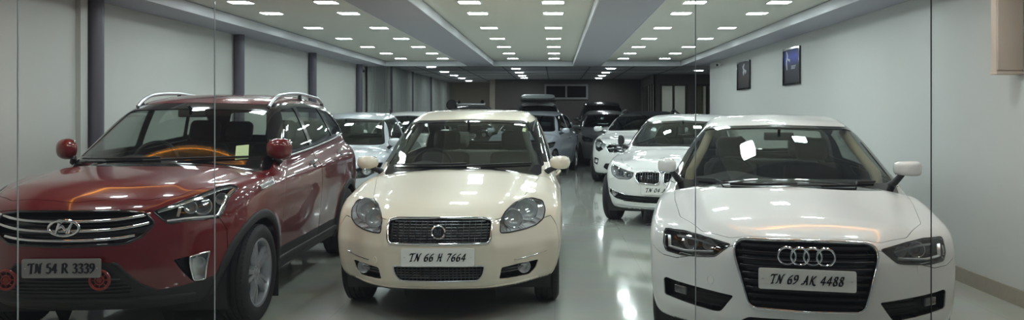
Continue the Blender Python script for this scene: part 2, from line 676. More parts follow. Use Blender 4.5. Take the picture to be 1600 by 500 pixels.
M['beige'] = mat('cabin_trim_beige', (.36, .31, .22), .8, noise=.1, nscale=80)
M['seatg'] = mat('seat_cloth_grey', (.085, .088, .08), .9, noise=.15, nscale=120, bump=.1, bscale=300)
M['plate'] = mat('plate_white', (.80, .80, .76), .35, coat=.3, noise=.03)
M['plateg'] = mat('plate_grey', (.24, .235, .225), .4, coat=.2, noise=.03)
M['ink'] = mat('plate_ink', (.008, .008, .02), .5)
M['amber'] = mat('amber_lens', (.55, .18, .03), .2, coat=.8)
M['redl'] = mat('red_lens', (.35, .01, .01), .2, coat=.8)
M['foglens'] = mat('fog_lamp_lens', (.10, .10, .105), .12, .3, coat=.6, noise=.2, nscale=60)
M['rosette'] = mat('red_rosette', (.20, .016, .010), .4, coat=.4)
M['blue'] = mat('badge_blue', (.02, .10, .38), .3, coat=.5)
M['badge'] = mat('badge_white', (.7, .72, .74), .3, coat=.5)
M['sticker'] = mat('permit_sticker', (.42, .52, .28), .6, noise=.15, nscale=30)

# room surfaces
M['wall'] = mat('painted_wall', (.56, .575, .56), .55, noise=.03, nscale=6, bump=.03, bscale=90)
M['wall_l'] = mat('papered_wall', (.55, .56, .53), .6, noise=.03, nscale=8, bump=.05, bscale=140)
M['dark'] = mat('dark_brown_wall', (.12, .105, .10), .7, noise=.08, nscale=5)
M['tan'] = mat('tan_wall', (.42, .37, .31), .7, noise=.06, nscale=5)
M['tray'] = mat('tray_ceiling_paint', (.66, .66, .60), .7, noise=.02, nscale=4)
M['soff'] = mat('lavender_soffit_paint', (.38, .38, .43), .6, noise=.02, nscale=4)
M['fascia'] = mat('cove_fascia_white', (.66, .68, .72), .5, noise=.02)
M['tile'] = mat('rear_ceiling_tile', (.52, .52, .57), .8, noise=.05, nscale=12)
M['tgrid'] = mat('ceiling_grid', (.10, .10, .11), .5, noise=.05)
M['post'] = mat('purple_grey_post', (.105, .098, .125), .45, noise=.06, nscale=10)
M['skirt'] = mat('stone_skirting', (.34, .30, .25), .35, noise=.12, nscale=25)
M['drape'] = mat('pleated_grey_fabric', (.44, .47, .45), .85, noise=.08, nscale=20)
M['fdark'] = mat('dark_window_frame', (.03, .028, .027), .4, noise=.1)
M['fgrey'] = mat('grey_window_frame', (.30, .29, .29), .4, noise=.05)
M['nightglass'] = mat('night_window_glass', (.006, .006, .009), .35, spec=.15)
M['blind'] = mat('yellow_green_blind', (.42, .40, .26), .8, noise=.1, nscale=15)
M['cab'] = mat('peach_finish', (.60, .50, .42), .45, noise=.03)
M['panel'] = emitter('ceiling_lamp_diffuser', (.90, .97, 1.0), 60.)
M['amberled'] = emitter('amber_led', (1.0, .36, .05), 9.)
M['officeled'] = emitter('office_lamp_diffuser', (1, .98, .9), 10.)
M['posterw'] = mat('poster_pale_ink', (.55, .58, .64), .5)
M['edgedk'] = mat('dark_glass_edge', (.09, .085, .08), .3, coat=.4)
M['rim'] = mat('lamp_trim_white', (.8, .8, .8), .4)
M['cam'] = mat('camera_black', (.02, .02, .022), .3, coat=.4)
M['shop'] = glass('storefront_glass', (.93, .955, .94), 1.42, boost=.8)
M['edge'] = mat('glass_edge', (.60, .63, .62), .25, coat=.5, noise=.1)


def floor_mat():
    m, n, l, b = nodes('polished_floor_tile')
    tc = n.new('ShaderNodeTexCoord'); br = n.new('ShaderNodeTexBrick')
    br.offset = 0
    br.inputs['Scale'].default_value = 1
    br.inputs['Brick Width'].default_value = .8; br.inputs['Row Height'].default_value = .8
    br.inputs['Mortar Size'].default_value = .0022; br.inputs['Mortar Smooth'].default_value = .1
    br.inputs['Color1'].default_value = (.52, .54, .49, 1); br.inputs['Color2'].default_value = (.54, .555, .505, 1)
    br.inputs['Mortar'].default_value = (.43, .44, .40, 1)
    l.new(tc.outputs['Object'], br.inputs['Vector'])
    nz = n.new('ShaderNodeTexNoise'); nz.inputs['Scale'].default_value = 2.5; nz.inputs['Detail'].default_value = 6
    l.new(tc.outputs['Object'], nz.inputs['Vector'])
    mx = n.new('ShaderNodeMix'); mx.data_type = 'RGBA'; mx.blend_type = 'MULTIPLY'; mx.inputs[0].default_value = .25
    l.new(br.outputs['Color'], mx.inputs[6]); l.new(nz.outputs['Color'], mx.inputs[7])
    l.new(mx.outputs[2], b.inputs['Base Color'])
    b.inputs['Roughness'].default_value = .10
    b.inputs['Specular IOR Level'].default_value = .6
    b.inputs['Coat Weight'].default_value = .5; b.inputs['Coat Roughness'].default_value = .04
    return m


M['floor'] = floor_mat()

# ------------------------------------------------------------------ camera and sky
cd = bpy.data.cameras.new('camera'); co = bpy.data.objects.new('camera', cd); COL.objects.link(co)
co.location = (0, 0, CAMH); co.rotation_euler = (R(90), 0, 0)
cd.sensor_width = 36; cd.sensor_fit = 'HORIZONTAL'; cd.lens = FPX * 36 / 1600
cd.shift_x = (800 - PX) / 1600; cd.shift_y = (PY - 250) / 1600
cd.clip_start = .05; cd.clip_end = 200
SC.camera = co
w = bpy.data.worlds.new('night'); SC.world = w; w.use_nodes = True
w.node_tree.nodes['Background'].inputs[0].default_value = (.35, .38, .45, 1)
w.node_tree.nodes['Background'].inputs[1].default_value = .36
SC.view_settings.view_transform = 'Standard'; SC.view_settings.look = 'None'
SC.view_settings.gamma = 1; SC.view_settings.use_curve_mapping = False
SC.view_settings.exposure = 0.0
try:
    SC.cycles.max_bounces = 10; SC.cycles.transparent_max_bounces = 24; SC.cycles.glossy_bounces = 5
    SC.cycles.caustics_reflective = False; SC.cycles.caustics_refractive = False
    SC.cycles.sample_clamp_indirect = 6
    SC.cycles.use_denoising = True
except Exception:
    pass

# ------------------------------------------------------------------ room shell
XL, XR = -4.57, 3.51
ZS, ZT, ZRC = 2.57, 2.69, 2.74          # soffit, tray ceiling, rear ceiling heights
YF, YT, YB, YBL = 2.6, 18.25, 29.5, 33.0  # shop front, end of the trays, dark back wall, end of the left bay
XRR = 7.2                              # right wall of the rear bay
YRW = 17.4                             # where the white right wall ends


def structure(name, mb, m, parent=None, smooth=False):
    o = mb.build(name, m, parent, smooth)
    if parent is None: o['kind'] = 'structure'
    return o


structure('floor', MB().box(XL - .3, XRR + .2, -3, YBL + .2, -.12, 0), M['floor'])
structure('wall_left', MB().box(XL - .2, XL, YF - .4, YBL, 0, 3.1), M['wall_l'])
structure('wall_right', MB().box(XR, XR + .2, YF - .4, YRW, 0, 3.1), M['wall'])
structure('wall_right_return', MB().box(XR + .2, XRR, YRW - .2, YRW, 0, 3.1), M['wall'])
structure('wall_right_rear', MB().box(XRR, XRR + .2, YRW, YB, 0, 3.1), M['dark'])
structure('wall_back', MB().box(-2.3, XRR, YB, YB + .2, 0, 3.1), M['dark'])
structure('wall_back_left', MB().box(XL - .2, -2.3, YBL, YBL + .2, 0, 3.1), M['tan'])
structure('wall_back_return', MB().box(-2.5, -2.3, YB, YBL, 0, 3.1), M['tan'])
structure('trim_1', MB().box(XR - .018, XR, YF - .4, YRW, 0, .125), M['skirt'])
structure('trim_2', MB().box(XL, XL + .018, YF - .4, YBL, 0, .125), M['skirt'])
# soffit grid with three recessed trays
trays = [(-4.03, -2.08), (-1.45, .44), (1.09, 3.0)]
YT0 = 6.72                              # where the long white trays begin
YA0, YA1 = 3.0, 6.32                    # the short front trays with amber cove light
sf = MB()
xs = [XL] + [v for t in trays for v in t] + [XR]
for i in range(0, len(xs), 2): sf.box(xs[i], xs[i + 1], YF - .6, YT, ZS, ZS + .3)
for (a, b) in trays:
    sf.box(a, b, YF - .6, YA0, ZS, ZS + .3)
    sf.box(a, b, YA1, YT0, ZS, ZS + .3)
sf.box(XL, XRR, YT, YT + .18, ZS, ZS + .3)
structure('ceiling_soffit', sf, M['soff'])
k = 0
for i, (a, b) in enumerate(trays):
    for (y0, y1) in ((YT0, YT), (YA0, YA1)):
        structure('ceiling', MB().box(a - .01, b + .01, y0 - .01, y1 + .01, ZT, ZT + .08), M['tray'])
        fb = MB()
        t = .012
        for (p0, p1, q0, q1) in ((a, a + t, y0, y1), (b - t, b, y0, y1), (a, b, y1 - t, y1), (a, b, y0, y0 + t)):
            fb.box(p0, p1, q0, q1, ZS - .004, ZT - .015)
        structure('trim_%d' % (30 + k), fb, M['fascia']); k += 1
    if i != 1:
        st = MB()
        m_ = .035
        st.tube([(a + m_, YA0 + m_, ZT - .045), (a + m_, YA1 - m_, ZT - .045), (b - m_, YA1 - m_, ZT - .045), (b - m_, YA0 + m_, ZT - .045)], .012, 8, True)
        o = st.build('light_strip', M['amberled'])
        tag(o, 'amber light strip round the short front ceiling tray over the %s' % ('red SUV' if i == 0 else 'white sedan with four rings'), 'light strip', 'amber cove strips')
structure('ceiling_rear', MB().box(XL, XRR, YT + .18, YBL, ZRC, ZRC + .1), M['tile'])
gb = MB()
for x in np.arange(-3.9, XRR, 1.22): gb.box(x - .02, x + .02, YT + .18, YBL, ZRC - .008, ZRC + .001)
for y in np.arange(YT + 1.2, YBL, 1.8): gb.box(XL, XRR, y - .012, y + .012, ZRC - .006, ZRC + .001)
structure('trim_6', gb, M['tgrid'])

# posts along the left wall
for k, y in enumerate([7.53, 10.95, 14.27, 17.68, 20.97, 24.1, 27.7]):
    pb = MB().lathe([(0, 0), (0, .07), (ZS if y < 18.2 else ZRC, .07), (ZS if y < 18.2 else ZRC, 0)], (XL + .072, y, 0), (0, 0, 1), 28)
    o = structure('trim_%d' % (10 + k), pb, M['post'], None, True)
structure('trim_20', MB().box(XL, XL + .05, 7.32, 7.43, 0, ZS), M['wall_l'])

# pleated hangings between the rear posts
for k, (y0, y1) in enumerate(((18.45, 20.86), (21.08, 24.0), (24.2, 27.6), (27.8, 32.8))):
    n = int((y1 - y0) / .02); V = []; F = []
    for i in range(n + 1):
        y = y0 + (y1 - y0) * i / n
        dx = .03 * math.sin(2 * math.pi * y / .26) + .008 * math.sin(2 * math.pi * y / .093 + k)
        V += [(XL + .075 + dx, y, .05), (XL + .07 + dx * .8, y, ZRC - .01)]
        V += [(XL + .071 + dx, y, .05), (XL + .066 + dx * .8, y, ZRC - .01)]
        if i:
            a, b = (i - 1) * 4, i * 4
            F += [(a, b, b + 1, a + 1), (a + 2, a + 3, b + 3, b + 2)]
    o = mk('pleated_curtain', V, F, M['drape'])
    tag(o, ['grey pleated curtain in the bay just behind the fourth wall post from the front',
            'grey pleated curtain between the fifth and sixth wall posts from the front',
            'grey pleated curtain between the sixth and the last wall post',
            'grey pleated curtain past the last post, against the tan end wall'][k], 'curtain', 'pleated curtains along the left wall')

# ceiling lamps
LY = [9.46, 11.1, 12.7, 14.3, 15.9, 17.4]
cols = [(-3.49, 'outer left'), (-2.54, 'inner left'), (-.95, 'left'), (-.02, 'right'), (1.555, 'inner right'), (2.49, 'outer right')]
trayn = ['left tray', 'left tray', 'middle tray', 'middle tray', 'right tray', 'right tray']
side_ = ['left-hand row', 'right-hand row'] * 3
YY = [3.9, 5.45, 7.15, 8.53] + LY
ORD = ['first', 'second', 'third', 'fourth', 'fifth', 'sixth', 'seventh', 'eighth', 'ninth', 'tenth']
_f = MB(); a_, b_, e_ = .13, .11, .012
_f.add(*(lambda P, Q: ([(x, y, 0) for x, y in P] + [(x, y, -.01) for x, y in P] + [(x, y, -.01) for x, y in Q] + [(x, y, -.004) for x, y in Q],
     [(i + k * len(P), (i + 1) % len(P) + k * len(P), (i + 1) % len(P) + (k + 1) * len(P), i + (k + 1) * len(P)) for k in range(3) for i in range(len(P))]))(
     rnd([(-a_, -b_), (a_, -b_), (a_, b_), (-a_, b_)], .03), rnd([(-a_ + e_, -b_ + e_), (a_ - e_, -b_ + e_), (a_ - e_, b_ - e_), (-a_ + e_, b_ - e_)], .025)))
lamp = empty('ceiling_lamp')
_f.build('frame', M['rim'], lamp, False)
_d = rnd([(-a_ + e_, -b_ + e_), (a_ - e_, -b_ + e_), (a_ - e_, b_ - e_), (-a_ + e_, b_ - e_)], .025)
mk('diffuser', [(x, y, -.005) for x, y in _d] + [(x, y, -.001) for x, y in _d],
   [tuple(range(len(_d)))[::-1], tuple(range(len(_d), 2 * len(_d)))] + [(i, (i + 1) % len(_d), (i + 1) % len(_d) + len(_d), i + len(_d)) for i in range(len(_d))], M['panel'], lamp, False)
lamp_used = False


def put_lamp(x, y, z, label, group):
    global lamp_used
    if not lamp_used: o = lamp; lamp_used = True
    else:
        o = lamp.copy(); COL.objects.link(o)
        for ch in list(lamp.children):
            c = ch.copy(); COL.objects.link(c); c.parent = o
    o.location = (x, y, z)
    tag(o, label, 'ceiling light', group)


for c, (x, nm) in enumerate(cols):
    for r, y in enumerate(YY):
        put_lamp(x, y, ZT, 'square ceiling light in the %s, %s, %s from its far end' % (trayn[c], side_[c], ORD[len(YY) - 1 - r]), 'square ceiling lights in the trays')
for (x, ys, nm) in ((-3.45, [21.4, 24.0, 26.3, 28.4, 30.8], 'left bay'), (-1.13, [22.3, 24.4, 26.4, 28.2], 'middle, over the roof-box car'),
                    (1.62, [22.2, 24.4, 26.4, 28.3], 'middle, over the dark cars'), (4.35, [23.2, 26.0], 'right bay by the office')):
    for r, y in enumerate(ys):
        put_lamp(x, y, ZRC - .008, 'small light in dark rear ceiling, %s, %s from the tray' % (nm, ORD[r]), 'lights in the dark rear ceiling')

# ------------------------------------------------------------------ rear windows and office
def window(name, x0, x1, z0, z1, y, n, m_frame, m_pane, fw=.06, d=.08, facing=None, extra=None):
    """a framed window standing in the plane y (facing the front)"""
    f = MB()
    f.box(x0, x1, y - d, y, z1 - fw, z1).box(x0, x1, y - d, y, z0, z0 + fw)
    for k in range(n + 1):
        x = x0 + (x1 - x0 - fw) * k / n
        f.box(x, x + fw, y - d, y, z0 + fw, z1 - fw)
    o = f.build(name, m_frame, None, False)
    o['kind'] = 'structure'
    for k in range(n):
        xa = x0 + (x1 - x0 - fw) * k / n + fw; xb = x0 + (x1 - x0 - fw) * (k + 1) / n
        MB().box(xa, xb, y - d * .5, y - d * .4, z0 + fw, z1 - fw).build('pane', m_pane, o, False)
    return o


w1 = window('window_1', -.40, 1.27, 1.97, 2.55, YB, 2, M['fgrey'], M['nightglass'], .07)
g = MB()
for k in range(2):
    xa = -.40 + .80 * k
    for x in np.linspace(xa + .16, xa + .72, 5): g.box(x - .008, x + .008, YB - .03, YB - .02, 2.03, 2.49)
g.build('window_bars', M['fdark'], w1, False)
# office at the right of the rear bay: a brown partition with lit windows
YO = 25.6
ow = MB().box(3.3, XRR, YO, YO + .12, 2.42, ZRC).box(3.3, 3.50, YO, YO + .12, 0, 2.42).box(4.42, 4.66, YO, YO + .12, 0, 2.42).box(3.5, XRR, YO, YO + .12, 0, .8).box(5.5, XRR, YO, YO + .12, .8, 2.42)
structure('wall_office', ow, M['dark'])
window('window_2', 3.50, 4.42, .8, 2.42, YO + .08, 2, M['fdark'], M['shop'], .07)
window('window_3', 4.66, 5.50, .8, 2.42, YO + .08, 2, M['fdark'], M['shop'], .08)
structure('wall_office_side', MB().box(3.28, 3.36, YO, YO + 3.8, 0, .8).box(3.28, 3.36, YO, YO + 3.8, 2.42, ZRC).box(3.28, 3.36, YO + 3.2, YO + 3.8, .8, 2.42), M['dark'])
f = MB()
for y in np.linspace(YO + .03, YO + 3.17, 6): f.box(3.29, 3.35, y - .03, y + .03, .8, 2.42)
structure('window_4', f, M['fdark'])
structure('wall_office_inner', MB().box(3.5, XRR, YB - .6, YB - .5, 0, ZRC), M['wall'])
for (x0, x1, nm) in ((4.70, 5.0, 'narrow pale blind inside the office beside its dark door post'), (5.08, 5.46, 'wide pale blind inside the office at its right end')):
    V = []; F = []; n = 24
    for i in range(n + 1):
        x = x0 + (x1 - x0) * i / n
        V += [(x, YO + .24 + .02 * math.sin(i * 1.4), .85), (x, YO + .24 + .02 * math.sin(i * 1.4), 2.4), (x, YO + .245 + .02 * math.sin(i * 1.4), .85), (x, YO + .245 + .02 * math.sin(i * 1.4), 2.4)]
        if i: a, b = (i - 1) * 4, i * 4; F += [(a, b, b + 1, a + 1), (a + 2, a + 3, b + 3, b + 2)]
    tag(mk('window_blind', V, F, M['blind']), nm, 'blind', 'office blinds')
lampd = MB().box(4.2, 4.8, YB - 2.2, YB - 1.6, 2.62, 2.66)
o = lampd.build('ceiling_light_panel', M['officeled'], None, False); tag(o, 'flat light panel inside the lit rear office', 'ceiling light')
MB().box(4.17, 4.83, YB - 2.23, YB - 1.57, 2.655, ZRC).build('light_tray', M['rim'], o, False)

# ------------------------------------------------------------------ pictures on the right wall
def poster(y0, y1, z0, z1, style, label):
    o = empty('framed_poster', (XR, (y0 + y1) / 2, z0))
    tag(o, label, 'picture', 'framed posters on the right wall')
    h = (y1 - y0) / 2; H = z1 - z0; fw = .028
    f = MB()
    f.box(-.03, 0, -h, h, 0, fw).box(-.03, 0, -h, h, H - fw, H).box(-.03, 0, -h, -h + fw, fw, H - fw).box(-.03, 0, h - fw, h, fw, H - fw)
    f.build('frame', M['gblk'], o, False)
    m, n, l, b = nodes('poster_print_' + style)
    tc = n.new('ShaderNodeTexCoord'); mp = n.new('ShaderNodeSeparateXYZ'); l.new(tc.outputs['Generated'], mp.inputs[0])
    cr = n.new('ShaderNodeValToRGB'); e = cr.color_ramp.elements
    nz = n.new('ShaderNodeTexNoise'); nz.inputs['Scale'].default_value = 4; nz.inputs['Detail'].default_value = 5
    l.new(tc.outputs['Generated'], nz.inputs['Vector'])
    if style == 'blue':
        e[0].position, e[0].color = .0, (.008, .008, .016, 1); e[1].position, e[1].color = 1., (.02, .03, .12, 1)
        q = e.new(.5); q.color = (.02, .022, .045, 1); q = e.new(.78); q.color = (.05, .07, .42, 1)
    else:
        e[0].position, e[0].color = .0, (.012, .010, .012, 1); e[1].position, e[1].color = 1., (.02, .02, .022, 1)
        q = e.new(.45); q.color = (.05, .035, .035, 1); q = e.new(.7); q.color = (.03, .03, .034, 1)
    l.new(mp.outputs[2], cr.inputs[0])
    mx = n.new('ShaderNodeMix'); mx.data_type = 'RGBA'; mx.blend_type = 'MULTIPLY'; mx.inputs[0].default_value = .8
    l.new(cr.outputs[0], mx.inputs[6]); l.new(nz.outputs['Color'], mx.inputs[7])
    mu = n.new('ShaderNodeMix'); mu.data_type = 'RGBA'; mu.blend_type = 'ADD'; mu.inputs[0].default_value = .5
    l.new(mx.outputs[2], mu.inputs[6]); l.new(cr.outputs[0], mu.inputs[7])
    l.new(mu.outputs[2], b.inputs['Base Color']); b.inputs['Roughness'].default_value = .4; b.inputs['Specular IOR Level'].default_value = .2
    s_ = MB().box(-.012, -.002, -h + fw, h - fw, fw, H - fw).build('print', m, o, False)
    mk2 = MB()
    if style == 'blue':
        mk2.tube([(-.013, h * .55, H * .42), (-.013, h * .62, H * .62), (-.013, h * .50, H * .80), (-.013, h * .62, H * .92)], [.02, .03, .035, .015], 8)
        mk2.tube([(-.013, h * .5, H * .72), (-.013, h * .2, H * .66), (-.013, h * .25, H * .62)], [.012, .02, .008], 8)
        for k in range(3): mk2.box(-.0135, -.012, -h * .5 + .02 * k, h * .05, H * (.50 - .035 * k), H * (.515 - .035 * k))
    else:
        mk2.tube([(-.013, h * .1, H * .55), (-.013, -h * .05, H * .66), (-.013, h * .1, H * .80), (-.013, -h * .1, H * .90)], [.05, .06, .05, .015], 8)
        mk2.tube([(-.013, h * .1, H * .7), (-.013, -h * .4, H * .62), (-.013, -h * .2, H * .56)], [.03, .02, .012], 8)
    mk2.V = [(max(-.0135, min(v[0], -.0115)), v[1], v[2]) for v in mk2.V]
    mk2.build('print_figure', M['posterw'], s_, False)
    return o


poster(13.75, 14.7, 1.885, 2.41, 'dark', 'dark framed poster with a pale grey shape, farther along the right wall')
poster(10.95, 11.75, 1.87, 2.42, 'blue', 'dark framed poster with a blue patch, on the right wall')

# cctv cameras, shallow peach box on the right wall
def cctv(x, y, z, sg, label, body):
    o = empty('cctv_camera', (x, y, z)); tag(o, label, 'security camera', 'security cameras')
    MB().box(-.01 if sg < 0 else 0, 0 if sg < 0 else .01, -.035, .035, -.03, .03).build('bracket', M['rim'], o, False)
    MB().tube([(0, 0, 0), (sg * .07, -.02, .0)], .012, 8).build('arm', M['rim'], o)
    b = MB().tube([(sg * .05, .05, -.01), (sg * .12, -.15, -.035)], .035, 14).build('housing', body, o)
    MB().lathe([(0, 0), (.004, .02), (0, .026)], (sg * .121, -.152, -.036), (sg * .3, -1, -.1), 14).build('lens', M['gblk'], b)


cctv(XL, 18.0, 2.46, 1, 'small dark security camera high on the left wall, beside the fourth post', M['cam'])
cctv(XR, 16.2, 2.49, -1, 'small white security camera high on the right wall past the posters', M['rim'])
cb = empty('wall_box', (XR, 5.79, 1.745)); tag(cb, 'shallow peach box set high on the right wall near the glass', 'cabinet')
MB().rbox((-.10, .005, .42), (.198, .075, .80), .004, 2).build('body', M['cab'], cb, angle=30)
MB().rbox((-.103, 0, .012), (.204, .09, .022), .004, 2).build('bottom_rail', M['cab'], cb, angle=30)
MB().rbox((-.10, -.038, .42), (.19, .014, .77), .003, 2).build('door', M['cab'], cb, angle=30)  # raised front board of the peach box

# ------------------------------------------------------------------ glass shop front
xe = [XL, (27 - PX) * YF / FPX, (335 - PX) * YF / FPX, (1087 - PX) * YF / FPX, (1455.5 - PX) * YF / FPX, XR]
for k in range(5):
    a, b = xe[k] + .0011, xe[k + 1] - .0011
    o = MB().box(a, b, YF, YF + .005, .002, ZS).build('window_%d' % (5 + k), M['shop'], None, False)
    o['kind'] = 'structure'
for k in (1, 2, 3, 4):
    o = MB().box(xe[k] - .0011, xe[k] + .0011, YF, YF + .005, .002, ZS).build('trim_%d' % (40 + k), M['edge'] if k != 4 else M['edgedk'], None, False)
    o['kind'] = 'structure'
# ------------------------------------------------------------------ lettering (broad-nib strokes)
GL = {
 'T': (.62, [[(-.02, .82), (.06, 1.0), (.3, .97), (.72, 1.03)], [(.38, .98), (.30, .0)], [(.16, .0), (.44, .02)]]),
 'N': (.80, [[(-.02, .02), (.10, .1), (.20, 1.0)], [(.20, 1.0), (.56, 0)], [(.56, 0), (.66, .9), (.82, 1.06)]]),
 'H': (.78, [[(.02, .0), (.12, .1), (.20, 1.0)], [(.56, 1.02), (.50, .1), (.62, .0)], [(.12, .5), (.58, .52)]]),
 'A': (.76, [[(-.08, .06), (.06, .04), (.46, 1.0)], [(.46, 1.0), (.60, 0.), (.70, .02)], [(.18, .36), (.56, .36)]]),
 'K': (.74, [[(.06, 0), (.16, 1.0)], [(.62, 1.0), (.14, .48)], [(.22, .54), (.48, .05), (.74, -.08)]]),
 'R': (.70, [[(.06, 0), (.14, 1.0)], [(.02, .92), (.36, 1.03), (.56, .8), (.40, .54), (.12, .5)], [(.28, .52), (.66, 0)]]),
 '0': (.56, [[(.28, 1), (.07, .75), (.05, .3), (.25, 0), (.46, .25), (.48, .7), (.28, 1)]]),
 '3': (.54, [[(.08, .84), (.26, 1), (.46, .86), (.40, .62), (.20, .54)], [(.20, .54), (.48, .44), (.48, .14), (.26, 0), (.03, .12)]]),
 '4': (.60, [[(.42, 1), (.02, .32), (.60, .32)], [(.42, 1), (.36, 0)]]),
 '5': (.54, [[(.52, 1), (.18, .98), (.11, .58)], [(.11, .58), (.36, .62), (.50, .36), (.40, .08), (.2, 0), (.02, .1)]]),
 '6': (.56, [[(.50, 1), (.22, .78), (.05, .36), (.15, .03), (.36, .02), (.49, .25), (.38, .52), (.2, .48), (.07, .3)]]),
 '7': (.54, [[(.04, .9), (.1, .98), (.54, .98)], [(.54, .98), (.28, .5), (.18, 0)]]),
 '8': (.56, [[(.30, .53), (.11, .72), (.22, .98), (.42, .94), (.45, .74), (.30, .55), (.07, .3), (.15, .03), (.38, .01), (.50, .24), (.30, .53)]]),
 '9': (.56, [[(.05, 0), (.32, .22), (.50, .64), (.40, .97), (.19, .98), (.06, .75), (.17, .48), (.35, .52), (.48, .7)]]),
 'F': (.5, [[(.08, 0), (.08, 1), (.48, 1)], [(.08, .55), (.4, .55)]]),
 'I': (.24, [[(.1, 0), (.1, 1)]]),
}


def letters(text, h, width, slant=.22, nib=.15, hair=.05, ang=38, th=.0015):
    """mesh data of a line of lettering centred on the origin in the x-z plane, facing -y"""
    mb = MB(); x = 0.
    na = (math.cos(R(ang)), math.sin(R(ang)))
    for ch in text:
        if ch == ' ': x += .42; continue
        w, S = GL[ch]
        for st in S:
            C = curve([(p[0] + x + slant * p[1], p[1]) for p in st], 4 + 5 * len(st)) if len(st) > 2 else np.array([(p[0] + x + slant * p[1], p[1]) for p in st])
            for (vx, vz) in ((na[0] * nib / 2, na[1] * nib / 2), (-na[1] * hair / 2, na[0] * hair / 2)):
                for a, b in zip(C[:-1], C[1:]):
                    q = [(a[0] - vx, a[1] - vz), (b[0] - vx, b[1] - vz), (b[0] + vx, b[1] + vz), (a[0] + vx, a[1] + vz)]
                    mb.add([(u, 0, v) for u, v in q] + [(u, th, v) for u, v in q], [(0, 1, 2, 3), (4, 7, 6, 5), (0, 4, 5, 1), (1, 5, 6, 2), (2, 6, 7, 3), (3, 7, 4, 0)])
        x += w + .14
    V = np.array(mb.V)
    x0, x1 = V[:, 0].min(), V[:, 0].max()
    k = width / (x1 - x0)
    V[:, 0] = (V[:, 0] - (x0 + x1) / 2) * k; V[:, 2] = (V[:, 2] - .5) * h; V[:, 1] -= th
    mb.V = [tuple(v) for v in V]
    return mb


def number_plate(root, text, y, z, w=.5, h=.12, tilt=0., slant=.22, nib=.16, hair=.05, fill=.72, hh=.54, ang=38, x=0., m=None):
    pl = MB()
    P = rnd([(-w / 2, -h / 2), (w / 2, -h / 2), (w / 2, h / 2), (-w / 2, h / 2)], .012)
    n = len(P)
    pl.add([(u, 0, v) for u, v in P] + [(u, .008, v) for u, v in P], [tuple(range(n)), tuple(range(2 * n - 1, n - 1, -1))] + [(i, i + n, (i + 1) % n + n, (i + 1) % n) for i in range(n)])
    o = pl.build('number_plate', m or M['plate'], root, False)
    o.location = (x, y, z); o.rotation_euler = (tilt, 0, 0)
    t = letters(text, h * hh, w * fill, slant, nib, hair, ang).build('lettering', M['ink'], o, False, fix=False)
    t.location = (0, -.0004, 0)
    for sx in (-1, 1):
        s = MB().lathe([(0, 0), (0, .004), (.002, .003), (.002, 0)], (sx * w * .455, -.002, 0), (0, 1, 0), 10).build('screw', M['satin'], o)
    return o


